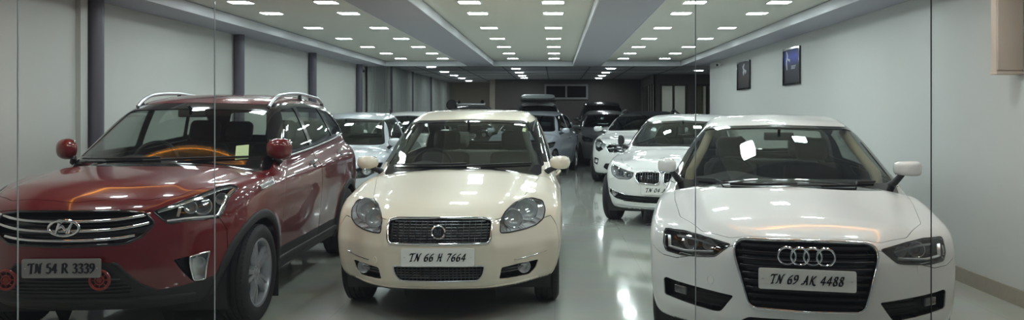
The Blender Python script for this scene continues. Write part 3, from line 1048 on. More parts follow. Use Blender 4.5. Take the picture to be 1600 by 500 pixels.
# ------------------------------------------------------------------ wheels
def wheel_mb(r, w, style, n=5):
    """tyre, rim and hub of one wheel: axis along +x (outer face at +x)"""
    rr = r - .098
    h = w / 2
    t = MB()
    prof = [(-h * .8, rr - .01), (-h * .98, rr + .02), (-h, rr + .055), (-h * .93, r - .025), (-h * .82, r - .008), (-h * .62, r)]
    for g in (-.42, 0, .42):
        prof += [(h * (g - .07), r), (h * (g - .06), r - .008), (h * (g + .06), r - .008), (h * (g + .07), r)]
    prof += [(h * .62, r), (h * .82, r - .008), (h * .93, r - .025), (h, rr + .055), (h * .98, rr + .02), (h * .8, rr - .01)]
    t.lathe(prof, seg=56, close=True)
    for k in range(64):                                    # shoulder tread notches
        a = 2 * math.pi * k / 64
        for sx in (-1, 1):
            c = np.array((sx * h * .67, math.cos(a) * (r - .006), math.sin(a) * (r - .006)))
            Mx = np.array([[1, 0, 0], [0, math.cos(a), -math.sin(a)], [0, math.sin(a), math.cos(a)]])
            b = MB().box(-h * .11, h * .11, -.004, .0045, -.008, .008)
            t.add([tuple(c + Mx @ np.array(v)) for v in b.V], b.F)
    rim = MB()
    rim.lathe([(h * .78, rr + .004), (h * .86, rr - .002), (h * .82, rr - .018), (h * .5, rr - .03), (-h * .8, rr - .035), (-h * .8, rr - .03), (h * .45, rr - .02), (h * .7, rr - .008)], seg=48, close=True)
    sp = MB()
    def spoke(a, r0, r1, w0, w1, x0, x1, tk=.03):
        V = []
        for (q, ww, xx) in ((r0, w0, x0), ((r0 + r1) / 2, (w0 + w1) / 2 * .92, (x0 + x1) / 2 + .008), (r1, w1, x1)):
            for (sgn, dx, sh) in ((-1, 0, .8), (1, 0, .8), (1, -tk, 1.1), (-1, -tk, 1.1)):
                y0, z0 = sgn * ww / 2 * sh, q
                V.append((xx + dx, y0 * math.cos(a) - z0 * math.sin(a), y0 * math.sin(a) + z0 * math.cos(a)))
        F = [(0, 1, 2, 3)]
        for i in (0, 4):
            for k in range(4): F.append((i + k, i + 4 + k, i + 4 + (k + 1) % 4, i + (k + 1) % 4))
        F.append((8, 9, 10, 11))
        sp.add(V, F)
    ir = rr - .022
    if style == 'twin':
        for k in range(n):
            a = 2 * math.pi * k / n
            for da in (-.16, .16): spoke(a + da, .045, ir, .034, .032, h * .62, h * .70)
    elif style == 'vee':
        for k in range(n):
            a = 2 * math.pi * k / n
            for da in (-.11, .11): spoke(a + da * .6, .045, ir, .03, .026, h * .6, h * .7)
    else:
        for k in range(n): spoke(2 * math.pi * k / n, .045, ir, .06, .075, h * .62, h * .7)
    sp.lathe([(h * .66, 0), (h * .66, .04), (h * .6, .065), (h * .3, .07), (h * .3, 0)], seg=24)
    hub = MB().lathe([(h * .74, 0), (h * .74, .018), (h * .70, .028), (h * .6, .03), (h * .6, 0)], seg=20)
    nuts = MB()
    for k in range(5):
        a = 2 * math.pi * (k + .5) / 5
        nuts.lathe([(h * .4, .009), (h * .68, .009), (h * .7, .006), (h * .7, 0)], (0, math.cos(a) * .05, math.sin(a) * .05), seg=8)
    disc = MB().lathe([(-.02, .06), (.0, .065), (.0, .145), (-.018, .145)], seg=32, close=True)
    disc.rbox((-.005, 0.10, .07), (.05, .07, .10), .012)
    return t, rim, sp, hub, nuts, disc


def wheels(root, p, track, w, style, n, face, rimm=None):
    r = p['wr']
    t, rim, sp, hub, nuts, disc = wheel_mb(r, w, style, n)
    proto = None
    for yw in p['wy']:
        for sg in (1, -1):
            if proto is None:
                o = t.build('wheel', M['tyre'], root)
                rim.build('rim', rimm or face, o); sp.build('spokes', face, o, angle=30)
                hub.build('hub_cap', face, o); nuts.build('wheel_nuts', M['satin'], o); disc.build('brake_disc', M['steel'], o)
                proto = o
            else:
                o = proto.copy(); COL.objects.link(o)
                for ch in list(proto.children):
                    c = ch.copy(); COL.objects.link(c); c.parent = o
            o.location = (sg * (track - w / 2), yw, r)
            o.rotation_euler = (R(20 * yw), 0, 0) if sg > 0 else (R(-20 * yw), 0, R(180))


# ------------------------------------------------------------------ cabin
def cabin(root, p, m_seat, m_dash, wheel_side=-1, detail=True):
    yc, zc = p['cowl']                 # foot of the windscreen on the centre line
    zb = p['belt']; wd = p.get('cabw', .64); seatz = p.get('seatz', .30)
    prof = [(.10, -.05), (.30, .0), (.48, .012), (.58, -.015), (.63, -.08), (.60, -.20), (.66, -.40), (.50, -.48), (.10, -.45)]
    V = []; F = []; nx = 22; n = len(prof)
    for i in range(nx + 1):
        x = -wd + 2 * wd * i / nx
        for (dy, dz) in prof:
            bump = .055 * math.exp(-((x - wheel_side * .36) / .17) ** 2) * (1 if dz > -.1 else 0) * math.exp(-((dy - .5) / .14) ** 2)
            V.append((x, yc + dy + p.get('cw', .22) * (x / .65) ** 2 * max(0, 1 - dy / .6), zc + dz - .02 + bump))
    for i in range(nx):
        for k in range(n):
            F.append((i * n + k, i * n + (k + 1) % n, (i + 1) * n + (k + 1) % n, (i + 1) * n + k))
    F += [tuple(range(n)), tuple(nx * n + k for k in range(n))]
    V, F = fixn(V, F)
    mk('dashboard', V, F, m_dash, root, angle=35)
    # steering wheel
    sw = MB(); c = np.array((wheel_side * .36, yc + .80, zc - .04)); tl = R(24)
    e1 = np.array((1., 0, 0)); e2 = np.array((0, math.sin(tl), math.cos(tl))); e3 = np.cross(e1, e2)
    sw.tube([c + .185 * (math.cos(a) * e1 + math.sin(a) * e2) for a in np.linspace(0, 2 * math.pi, 41)[:-1]], .015, 8, True)
    for a in (0, math.pi, -math.pi / 2):
        sw.tube([c + e3 * .0, c + .18 * (math.cos(a) * e1 + math.sin(a) * e2)], .016, 6)
    so = sw.build('steering_wheel', M['int'], root)
    MB().lathe([(-.02, 0), (-.02, .05), (0, .065), (.03, .05), (.03, 0)], c, e3, 20).build('wheel_boss', M['int'], so)
    # seats
    def seat(name, x, y, w, lean, hy, m, heads):
        s = MB()
        s.rbox((x, y - .12, seatz + .14), (w, .52, .17), .06, 3)
        Mx = np.array([[1, 0, 0], [0, math.cos(lean), math.sin(lean)], [0, -math.sin(lean), math.cos(lean)]])
        s.rbox((x, y + .13 + hy * .28 * math.tan(lean), seatz + .2 + hy / 2), (w, .15, hy), .065, 4, Mx)
        o = s.build(name, m, root, angle=60)
        for hx in heads:
            hb = MB()
            yy = y + .13 + (hy + .26) * .5 * math.tan(lean) + .02
            zz = seatz + .2 + hy + .105
            hb.rbox((hx, yy + .05, zz), (.28, .12, .21), .055, 5, Mx)
            for q in (-.06, .06): hb.tube([(hx + q, yy + .03, zz - .18), (hx + q, yy + .05, zz)], .007, 6)
            hb.build('headrest', m, o, angle=60)
        return o
    ys = yc + 1.45
    for sx in (-1, 1): seat('front_seat', sx * .36, ys, .50, R(20), p.get('backh', .56), m_seat, [sx * .36])
    yr = ys + p.get('rearleg', .86)
    seat('rear_seat', 0, yr, 1.18, R(22), p.get('backh', .56) - .02, m_seat, [-.36, .36])
    # mirror at the header
    hy, hz = p['hdr']
    mb = MB().rbox((0, hy - .02, hz - .075), (.23, .025, .065), .012, 3)
    mb.tube([(0, hy - .02, hz - .06), (0, hy - .10, hz - .01)], .012, 8)
    mb.build('rear_view_mirror', M['int'], root)


def mirrors(root, sh, pos, size, m, arm=True, turn=(0, 0), base=None, sq=.8):
    """door mirrors: shell, stalk and glass"""
    for sg in (-1, 1):
        x, y, z = pos; w, d, h = size
        V = []; F = []; nu, nv = 20, 12
        for i in range(nv + 1):
            t = math.pi * i / nv
            for k in range(nu):
                a = 2 * math.pi * k / nu
                se = lambda v, e: math.copysign(abs(v) ** e, v)
                px = se(math.cos(a), sq) * se(math.sin(t), sq); pz = se(math.sin(a), sq) * se(math.sin(t), sq)
                py = -se(math.cos(t), .8)
                taper = 1 - .16 * (1 - px) * .5
                V.append((px * w / 2, (py * d / 2 if py < 0 else py * d * .12) + .02 * px * px, pz * h / 2 * taper))
        for i in range(nv):
            for k in range(nu):
                l = (k + 1) % nu
                F.append((i * nu + k, (i + 1) * nu + k, (i + 1) * nu + l, i * nu + l))
        rot = turn[0] if sg < 0 else turn[1]
        c, s_ = math.cos(rot), math.sin(rot)
        V = [((v[0] * c - v[1] * s_) * sg + sg * x, v[0] * s_ + v[1] * c + y, v[2] + z) for v in V]
        V, F = fixn(V, F)
        o = mk('door_mirror', V, F, m, root, angle=70)
        g = MB().rbox((0, 0, 0), (w * .86, .008, h * .8), .003, 1)
        g.V = [((v[0] * c - (v[1] + d * .07) * s_) * sg + sg * x, v[0] * s_ + (v[1] + d * .07) * c + y, v[2] + z) for v in g.V]
        g.build('mirror_glass', M['chrome'], o)
        a = MB()
        zf = min(z - h * .5 - .03, sh.p['belt'] - .025)
        foot = sh.on_side([(y + .05, zf)], sg)[0]
        a.tube([(foot[0] - sg * .03, foot[1], zf - .01), (foot[0] + sg * .005, foot[1] - .01, zf + .02), (sg * (x - w * .18), y + .0, z - h * .36)], [.030, .026, .020], 10)
        a.build('mirror_stalk', base or M['blk'], o)


def pillar_trims(root, sh, lo, hi, m, r=.034):
    a = sh.on_front([lo])[0]; b = sh.on_front([hi])[0]
    for sg in (-1, 1):
        S = np.array((sg, 1, 1))
        MB().tube([(a + np.array((-.015, .07, -.12))) * S, (a + np.array((-.035, .10, 0))) * S, ((a + b) / 2 + np.array((-.045, .12, 0))) * S, (b + np.array((-.03, .10, -.02))) * S], r, 10).build('pillar_trim', m, root)


def scan(poly, v, axis=1):
    """extent of a polygon along a line v = const"""
    out = []
    n = len(poly)
    for i in range(n):
        a, b = poly[i], poly[(i + 1) % n]
        if (a[axis] > v) != (b[axis] > v):
            t = (v - a[axis]) / (b[axis] - a[axis]); out.append(a[1 - axis] + (b[1 - axis] - a[1 - axis]) * t)
    return (min(out), max(out)) if len(out) > 1 else None


def flip(P): return [(-a, b) for a, b in P]


def sym(P):
    """right half outline (top centre -> right -> bottom centre) closed over to the left"""
    return list(P) + [(-a, b) for a, b in reversed(P) if abs(a) > 1e-6]


def slats(sh, root, poly, zs, h, d, m, off=-.02, name='grille_slat', pad=.0, one=False, bend=None):
    out = []
    mb = MB()
    for z in zs:
        e = scan(poly, z)
        if not e: continue
        xs = np.linspace(e[0] + pad, e[1] - pad, 22)
        zz = z + (bend(xs) if bend else 0 * xs)
        P = sh.on_front(np.stack([xs, zz], 1)); N = sh.norm(P)
        b = ribbon_mb(P, N, h, d, False, off, mb if one else None)
        if not one: out.append(b.build(name, m, root, angle=50))
    if one: out.append(mb.build(name, m, root, angle=50))
    return out


def bars(sh, root, poly, xs, w, d, m, off=-.02, name='grille_bars'):
    mb = MB()
    for x in xs:
        e = scan(poly, x, 0)
        if not e: continue
        P = sh.on_front([(x, z) for z in np.linspace(e[0], e[1], 8)])
        ribbon_mb(P, sh.norm(P), w, d, False, off, mb)
    return mb.build(name, m, root, angle=50)


def bowl(c, r, depth, d, m, parent, name='reflector', glassm=None, ring=None):
    """a reflector bowl opening towards direction d"""
    d = np.array(d, float); d /= np.linalg.norm(d)
    prof = [(-depth * math.cos(a), r * math.sin(a)) for a in np.linspace(0, math.pi / 2, 9)]
    o = MB().lathe(prof + [(.002, r * 1.02), (.002, r * 1.08), (-.01, r * 1.08)], c, d, 28).build(name, m, parent, angle=50)
    if glassm:
        q = r * .62
        MB().lathe([(q * .55 * math.cos(a) - depth * .35, q * math.sin(a)) for a in np.linspace(0, math.pi / 2, 8)] + [(-depth * .8, q)], c, d, 24).build('projector_lens', glassm, parent)
    if ring:
        MB().tube([np.array(c) + d * .004 + np.array(v) for v in ringpts(d, r * 1.0)], r * .06, 8, True).build('lamp_ring', ring, parent)
    return o


def ringpts(d, r, n=32):
    d = np.array(d, float); d /= np.linalg.norm(d)
    u = np.cross((0, 0, 1.), d); u /= np.linalg.norm(u); v = np.cross(d, u)
    return [r * (math.cos(a) * u + math.sin(a) * v) for a in np.linspace(0, 2 * math.pi, n + 1)[:-1]]
# ------------------------------------------------------------------ assembling a car
FRONT = [(1, -1, 1.15)]


def start(p, h, label, cat='car', group=None, name='car'):
    X, Z, th = p['at']
    root = empty(name, (X, Z, 0), -th)
    tag(root, label, cat, group)
    sh = Shell(p); sh.mesh(h)
    # wheel openings
    for yw in p['wy']:
        q = []
        for k in range(40):
            a = 2 * math.pi * k / 40
            q.append((yw + sh.ra * math.cos(a), p['wr'] + sh.ra * math.sin(a)))
        for r in ([(0, .5, 1.2)], [(0, -1.2, -.5)]):
            sh.cut(q, (1, 2), '_void', ('body', 'under'), r)
    return root, sh


def glazing(sh, p):
    """windscreen, rear window and side windows with their dark borders"""
    ws = p['ws']                                           # right half of the windscreen, (x, z)
    ym = p.get('ymid', 2.5)
    P = rnd(sym(ws), p.get('wsr', .05))
    fr = [(1, p['cowl'][0] - .35, ym + .2), (2, p['belt'] - .25, 2.2)]
    sh.cut(P, (0, 2), 'frit', ('body',), fr)
    sh.cut(inset(P, p.get('frit', .03)), (0, 2), 'windscreen', ('frit',), fr)
    if 'rwin' in p:
        P = rnd(sym(p['rwin']), .05)
        fr = [(1, ym + .3, 6), (2, .8, 2.2)]
        sh.cut(P, (0, 2), 'frit', ('body',), fr)
        sh.cut(inset(P, .025), (0, 2), 'rear_window', ('frit',), fr)
    for sg in (-1, 1):
        r = [(0, .35, 1.2)] if sg > 0 else [(0, -1.2, -.35)]
        if 'dlo' in p:
            sh.cut(p['dlo'], (1, 2), 'dlo', ('body', 'frit'), r)
        for k, q in enumerate(p['win']):
            sh.cut(rnd(q, .025), (1, 2), 'win%d' % k, ('dlo', 'body', 'frit'), r)


def panels(sh, p):
    if 'cowlp' in p:
        sh.cut(sym(p['cowlp']), (0, 1), 'frit', ('body',), [(2, p['belt'] - .2, p['cowl'][1] + .07)])
    if 'bonnet' in p:
        sh.panel(rnd(sym(p['bonnet']), .03), (0, 1), 'bonnet', .0028, ('body',), [(2, p.get('bonz', .6), 1.4), (1, -1, p['cowl'][0] + .4)])
    for sg in (-1, 1):
        r = [(0, .4, 1.2)] if sg > 0 else [(0, -1.2, -.4)]
        for k, q in enumerate(p.get('doors', [])):
            sh.panel(rnd(q, .03), (1, 2), 'door%d' % k, .004, ('body',), r)
            if 'clad' in p: sh.panel(rnd(q, .03), (1, 2), 'cdoor%d' % k, .004, ('clad',), r)
    if 'bumper' in p:
        sh.panel(p['bumper'], (1, 2), 'bumper', .004, ('body',), [(1, -1, 1.2)])


def skin(sh, root, p, m_paint, m_in, m_under, m_frit, m_glass, m_side):
    sh.solid(('body',), 'body_shell', m_paint, root, .014, 0, m_in)
    sh.solid(('under',), 'underbody', m_under, root, .014, 0, m_in)
    sh.solid(('bonnet',), 'bonnet', m_paint, root, .012, 0, M['blk'])
    sh.solid(('bumper',), 'front_bumper', m_paint, root, .008, 0, M['blk'])
    sh.solid(('frit',), 'window_border', m_frit, root, .010, -.001, m_in)
    sh.solid(('windscreen',), 'windscreen', m_glass, root, .004, -.003)
    sh.solid(('rear_window',), 'rear_window', m_glass, root, .004, -.003)
    for k in range(4):
        for sg in (1, -1):
            if k < len(p.get('doors', [])):
                d = sh.solid(('door%d' % k,), 'door', m_paint, root, .012, 0, m_in, sg)
                if 'hand' in p and d: handle(sh, d, p['hand'][k], sg, p.get('handm', m_paint))
                if 'clad' in p: sh.solid(('cdoor%d' % k,), 'door_cladding', M['clad'], d, .01, .0, None, sg)
            if k < len(p['win']):
                sh.solid(('win%d' % k,), 'side_window', m_side, root, .004, -.004, None, sg)
    for sg in (1, -1):
        sh.solid(('dlo',), 'window_frame', p.get('dlom', M['gblk']), root, .012, 0, m_in, sg)
    # wheel arch liners
    for yw in p['wy']:
        for sg in (1, -1):
            mb = MB()
            wo = float(sh.W(np.array(yw))) - .095
            mb.lathe([(.34, .05), (.34, sh.ra + .012), (wo, sh.ra + .012)], (0, yw, p['wr']), (sg, 0, 0), 28, False, 0, 2 * math.pi)
            V = [v for v in mb.V]
            # keep what lies above the sill line
            F = [f for f in mb.F if sum(V[i][2] for i in f) / len(f) > .16]
            mk('arch_liner', V, F, M['blk'], root, angle=50)


def handle(sh, door, at, sg, m):
    y, z, ln = at
    P = sh.on_side([(y - ln / 2 + ln * t, z + .012 * t) for t in np.linspace(0, 1, 9)], sg)
    N = sh.norm(P)
    off = np.array([.004, .02, .03, .034, .035, .034, .03, .02, .004])
    MB().tube(list(P + N * off[:, None]), [.010, .012, .013, .014, .014, .014, .013, .012, .010], 8).build('door_handle', m, door)
    c = sh.on_side([(y, z)], sg); n = sh.norm(c)
    MB().lathe([(.003, 0), (.003, .034), (.0, .038), (-.004, .038)], c[0], n[0], 20).build('handle_cup', M['blk'], door)


def arch_trim(sh, root, p, w, h, m, a0=-20, a1=200, name='arch_cladding'):
    for yw in p['wy']:
        for sg in (1, -1):
            q = [(yw + (sh.ra + w * .42) * math.cos(R(a)), p['wr'] + (sh.ra + w * .42) * math.sin(R(a))) for a in np.linspace(a0, a1, 30)]
            P = sh.on_side(q, sg)
            sh.ribbon(P, w, h, name, m, root)


def wipers(sh, root, lines):
    for q in lines:
        P = sh.on_front(line(q, .05)); N = sh.norm(P)
        mb = MB(); mb.tube(list(P + N * .016), .006, 6); mb.tube(list(P[len(P) // 3:] + N[len(P) // 3:] * .008), .005, 6)
        mb.build('wiper', M['blk'], root)


def lamp_cut(sh, q, name):
    for k, P in ((1, q), (-1, flip(q))):
        sh.cut(P, (0, 2), name, ('body', 'clad', 'bumper', 'bonnet'), [(1, -1, 1.3), (0, 0, 2) if k > 0 else (0, -2, 0)])


def lamp(sh, root, q, name, region, depth, m_house, sg, skew=.35, shrink=.9, edge=None, lens=None):
    h = sh.recess((region,), name, m_house, root, (-skew * depth * sg, depth, 0), sg, shrink)
    sh.solid((region,), 'lens', lens or M['lens'], h, .003, .002, None, sg)
    if edge:
        P = sh.on_front(dens(q if sg > 0 else flip(q), .03))
        sh.ribbon(P, edge[0], edge[1], 'lamp_edge', edge[2], h, True)
    return h


def mini(L, W, H, hood, cowl, zc, hdr, zh, roofend, belt, style='sedan', wr=.31, foh=.85, wb=2.6, sweep=None):
    """profiles of a plainer car from its leading dimensions"""
    hw = W / 2
    p = dict(L=L, H=H, wr=wr, wy=(foh, foh + wb), zb=.2)
    p['front'] = [(.18, .14), (.28, .05), (.42, 0), (.56, 0), (.66, .02), (hood, .09), (hood + .1, .2)]
    p['sweep'] = sweep or [(0, 0), (.3, .03), (.45, .10), (.6, .22), (.74, .42), (hw - .06, .66), (hw, 1.0)]
    p['top'] = [(0, hood - .04), (.1, hood + .015), (.3, hood + .08), (.7, zc - .09), (cowl, zc - .02), (cowl + .3, belt - .02), (L - 1.1, belt + .02), (L - .5, belt + .03), (L, belt - .06)]
    p['plan'] = [(0, hw - .16), (.5, hw - .06), (foh, hw - .03), (foh + .7, hw - .005), (foh + wb * .7, hw), (foh + wb, hw - .015), (L - .3, hw - .08), (L, hw - .16)]
    p['sec'] = [(.15, .11), (.25, .05), (.42, .015), (.62, 0), (.8, .01), (belt - .05, .03), (belt + .05, .07), (belt + .2, .15)]
    p['cab'] = [(cowl - .3, hw - .08), (cowl + .2, hw - .09), (2.4, hw - .09), (roofend, hw - .12), (L, hw - .22)]
    p['tum'] = .30; p['tumc'] = .2
    p['belt'] = belt; p['zlow'] = belt - .25
    rs = [(cowl - .25, zc - .18), (cowl, zc), (hdr, zh), (hdr + .3, H - .03), (hdr + .75, H), (roofend - .5, H - .03)]
    if style == 'sedan':
        rs += [(roofend, H - .11), (roofend + .45, belt + .12), (roofend + .7, belt - .02)]
        p['rear'] = [(.2, L - .12), (.45, L - .01), (.7, L), (belt, L - .06)]
        p['rwin'] = [(0, H - .14), (.5, H - .15), (.58, belt + .12), (0, belt + .1)]
    else:
        rs += [(roofend, H - .08), (L - .22, belt + .32), (L - .08, belt), (L, belt - .3)]
        p['rear'] = [(.2, L - .12), (.45, L), (.8, L), (belt, L - .05)]
        p['rwin'] = [(0, H - .15), (.5, H - .17), (.6, belt + .1), (0, belt + .08)]
    p['roof'] = rs
    p['ymid'] = (hdr + roofend) / 2
    p['cowl'] = (cowl, zc); p['hdr'] = (hdr, zh)
    bw = hw - .17; tw = hw - .31
    p['ws'] = [(0, zh + .0), (tw, zh - .03), (bw, zc + .01), (bw - .12, zc - .0), (0, zc + .02)]
    b0 = belt + .03
    if style == 'sedan':
        p['win'] = [[(cowl + .42, b0), (hdr + .12, H - .12), (hdr + .62, H - .085), (hdr + .64, b0 + .01)],
                    [(hdr + .70, b0 + .01), (hdr + .70, H - .085), (roofend - .3, H - .10), (roofend + .02, H - .2), (roofend + .18, b0 + .05)]]
    else:
        p['win'] = [[(cowl + .42, b0), (hdr + .12, H - .12), (hdr + .62, H - .085), (hdr + .64, b0 + .02)],
                    [(hdr + .70, b0 + .02), (hdr + .70, H - .085), (hdr + 1.35, H - .10), (hdr + 1.45, b0 + .06)],
                    [(hdr + 1.52, b0 + .07), (hdr + 1.44, H - .11), (roofend - .1, H - .15), (L - .42, b0 + .12)]]
    p['doors'] = [[(foh + .42, .33), (hdr + .67, .33), (hdr + .67, belt), (cowl + .2, belt)],
                  [(hdr + .675, .33), (foh + wb - .48, .33), (foh + wb - .28, .66), (foh + wb - .22, belt + .01), (hdr + .675, belt)]]
    p['hand'] = [(hdr + .52, belt - .13, .17), (hdr + 1.42, belt - .12, .17)]
    p['bonnet'] = [(0, .10), (.40, .16), (hw - .32, .40), (hw - .22, .8), (hw - .17, cowl + .02), (hw - .25, cowl + .16), (0, cowl - .02)]
    p['cabw'] = hw - .24
    return p
# ------------------------------------------------------------------ the cream sedan in the middle
def cream_sedan():
    p = dict(at=(-.79, 5.19, 0.0), L=4.56, H=1.5, wr=.305, wy=(.87, 3.473), zb=.225, arch=.335)
    p['front'] = [(.2, .16), (.24, .09), (.30, .035), (.42, 0.0), (.52, -.005), (.58, .012), (.66, .04), (.74, .085), (.8, .16)]
    p['sweep'] = [(0, 0), (.2, .012), (.36, .05), (.42, .09), (.55, .21), (.67, .375), (.72, .43), (.77, .468), (.82, .50), (.855, .55), (.875, .7)]
    p['top'] = [(0, .69), (.08, .735), (.2, .785), (.45, .855), (.8, .925), (1.10, .978), (1.18, .985), (1.32, .955), (1.7, .955), (3.3, .97), (3.7, 1.06), (4.2, 1.08), (4.5, 1.04), (4.6, .95)]
    p['plan'] = [(0, .78), (.4, .835), (.87, .852), (1.5, .857), (2.4, .86), (3.3, .85), (4.0, .82), (4.56, .72)]
    p['sec'] = [(.15, .10), (.25, .05), (.42, .012), (.60, 0), (.78, .01), (.90, .035), (1.0, .07), (1.2, .15)]
    p['rear'] = [(.2, 4.42), (.4, 4.55), (.7, 4.56), (1.0, 4.51), (1.1, 4.45)]
    p['roof'] = [(.95, .84), (1.2, .985), (1.5, 1.13), (1.95, 1.385), (2.2, 1.45), (2.5, 1.485), (2.8, 1.495), (3.1, 1.47), (3.4, 1.40), (3.9, 1.14), (4.1, 1.0)]
    p['cab'] = [(.9, .80), (1.3, .775), (2.0, .765), (3.0, .76), (3.8, .70), (4.3, .6)]
    p.update(tum=.28, tumc=.25, belt=1.0, zlow=.75, ymid=2.6, cowl=(1.2, .985), hdr=(1.92, 1.39), cw=.22, crown=.075, k_fr=.07, k_sh=.12, k_belt=.04)
    # bonnet: raised centre with a soft shoulder line running back from the grille ends
    p['ext'] = lambda ax, y: .014 * (1 - sstep(.36, .46, ax - .12 * np.clip(y, 0, 1.2))) * sstep(.1, .35, y) * (1 - sstep(1.0, 1.25, y))
    # grille surround stands slightly proud
    p['fext'] = lambda ax, z: .016 * (1 - sstep(.34, .42, ax)) * sstep(.50, .58, z)
    p['ws'] = [(0, 1.40), (.52, 1.385), (.56, 1.36), (.70, 1.0), (.66, .985), (0, .99)]
    p['rwin'] = [(0, 1.36), (.5, 1.34), (.6, 1.12), (0, 1.1)]
    p['frit'] = .022
    p['win'] = [[(1.62, 1.02), (2.05, 1.36), (2.52, 1.40), (2.54, 1.02)], [(2.6, 1.03), (2.6, 1.40), (3.15, 1.37), (3.45, 1.24), (3.6, 1.08)]]
    p['doors'] = [[(1.30, .32), (2.57, .32), (2.57, .985), (1.34, .96)], [(2.575, .32), (2.98, .32), (3.2, .62), (3.28, .99), (2.575, .985)]]
    p['hand'] = [(2.40, .86, .18), (3.1, .88, .18)]
    p['bonnet'] = [(0, .055), (.37, .125), (.42, .17), (.555, .5), (.65, 1.0), (.69, 1.35), (.60, 1.30), (0, 1.14)]
    p['cowlp'] = [(0, 1.12), (.62, 1.30), (.675, 1.42), (.675, 1.55), (0, 1.4)]
    p['bumper'] = [(-.4, .1), (.52, .1), (.52, .70), (.44, .68), (.17, .63), (.135, .735), (-.4, .738)]
    root, sh = start(p, .022, 'cream sedan with a wide chrome-lined grille, middle car of the front row')
    lx = lambda Q: [(float(a[0]), float(a[2])) for a in sh.pix(Q)]
    head = lx([(781.5, 364), (782, 344), (790, 330), (802, 318), (816, 311), (832, 309), (848, 313), (852, 327), (849, 341), (838, 351), (820, 357.5), (796, 363)])
    fog = lx([(780, 436), (784, 418), (812, 411), (842, 405), (837, 419), (828, 428), (794, 435)])
    head = rnd(head, .015, 2); fog = rnd(fog, .01, 2)
    gr = rnd(sym([(0, .735), (.30, .732), (.352, .718), (.358, .69), (.352, .60), (.335, .572), (0, .57)]), [.0, .02, .02, .02, .02, .03, .0] + [.03, .02, .02, .02, .02])
    lg = rnd(sym([(0, .422), (.312, .418), (.30, .36), (.265, .314), (0, .31)]), .02)
    glazing(sh, p)
    for q, nm in ((gr, 'grille'), (lg, 'lowgrille')): sh.cut(q, (0, 2), nm, ('body',), FRONT)
    lamp_cut(sh, head, 'head'); lamp_cut(sh, fog, 'fog')
    panels(sh, p)
    pm = paint('cream_paint', (.74, .67, .54), rough=.4)
    skin(sh, root, p, pm, M['intg'], M['blk'], M['gblk'], M['glass'], M['glass'])
    # grilles
    g = sh.recess(('grille',), 'radiator_grille', M['blk'], root, (0, .07, 0))
    sh.ribbon(sh.on_front(dens(gr, .03)), .016, .010, 'grille_frame', M['chrome'], g, True)
    slats(sh, g, inset(gr, .008), np.linspace(.588, .72, 8), .0065, .010, M['chrome'], -.018)
    bars(sh, g, inset(gr, .008), np.linspace(-.33, .33, 17), .004, .004, M['steel'], -.026)
    g2 = sh.recess(('lowgrille',), 'lower_grille', M['blk'], root, (0, .07, 0))
    sh.ribbon(sh.on_front(dens(lg, .03)), .010, .006, 'grille_frame', M['satin'], g2, True)
    slats(sh, g2, lg, np.linspace(.33, .405, 5), .007, .008, M['satin'], -.02)
    bars(sh, g2, lg, np.linspace(-.29, .29, 22), .006, .006, M['satin'], -.022)
    # round badge
    c = sh.on_front([(0, .648)])[0]; d = (0, -1, .12)
    b = MB().lathe([(.0, .048), (.016, .05), (.022, .044), (.018, .039), (0, .038)], c, d, 36).build('front_badge', M['chrome'], root)
    MB().lathe([(.017, 0), (.015, .03), (.012, .041)], c, d, 30).build('badge_disc', M['lampdk'], b)
    lm = letters('FIAT', .036, .046, 0, .10, .10, 0, .002).build('badge_lettering', M['satin'], b, False, fix=False)
    lm.location = (c[0], c[1] - .0185, c[2] + .002)
    y0 = float(sh.on_front([(.2, .48)])[0][1])
    number_plate(root, 'TN 66 H 7664', min(y0, float(sh.on_front([(0, .48)])[0][1])) - .014, .484, .495, .122, 0, .26, .26, .12, .78, .41)
    for sg in (1, -1):
        hp = lamp(sh, root, head, 'headlamp', 'head', .09, M['lampin'], sg, .45, .86, (.010, .004, M['lampdk']))
        for (px, py, r, k) in ((805, 341.5, .066, 0), (826, 328, .080, 1)):
            P = sh.pix([(px, py)])[0]
            if sg < 0: P = P * np.array((-1, 1, 1))
            c = P + np.array((-sg * .015, .035, -.002))
            bowl(c, r, .045, (sg * .25, -1, .10), M['lampin'], hp, 'reflector', M['lens'], M['chrome'])
        P = sh.pix([(845, 322)])[0] * np.array((sg, 1, 1))
        MB().lathe([(.02 * math.cos(a), .026 * math.sin(a)) for a in np.linspace(0, math.pi / 2, 7)], P + np.array((-sg * .05, .05, 0)), (sg * .5, -1, 0), 16).build('indicator_bulb', M['amber'], hp)
        fp = sh.recess(('fog',), 'fog_lamp_pocket', M['blk'], root, (-sg * .02, .07, 0), sg, .92)
        P = sh.pix([(821, 417)])[0] * np.array((sg, 1, 1))
        bowl(P + np.array((-sg * .01, .018, 0)), .043, .04, (sg * .25, -1, 0), M['lampin'], fp, 'fog_lamp', M['lens'], M['satin'])
        e = fog if sg > 0 else flip(fog)
        for z in np.linspace(.355, .415, 4):
            q = scan(e, z)
            if q:
                a, b_ = (q[0], q[0] + (q[1] - q[0]) * .62) if sg > 0 else (q[1] - (q[1] - q[0]) * .62, q[1])
                P = sh.on_front([(x, z) for x in np.linspace(a, b_, 6)])
                sh.ribbon(P, .006, .004, 'fog_slat', M['satin'], fp, off=-.015)
        # chrome strip on the bumper corner
        st = lx([(803, 405.5), (820, 402), (838, 397), (854, 391)])
        P = sh.on_front([(x * sg, z) for x, z in line(st, .03)])
        sh.ribbon(P, .008, .005, 'bumper_strip', M['chrome'], root)
    pillar_trims(root, sh, (.655, 1.0), (.515, 1.36), M['seatg'], .03)
    for sg in (1, -1):
        P = sh.on_top([(sg * x, y) for x, y in curve([(.585, 1.99), (.60, 2.4), (.60, 3.0), (.58, 3.4)], 16)])
        sh.ribbon(P, .014, .003, 'roof_ditch_strip', M['blk'], root)
    cabin(root, p, M['seatg'], M['intg'])
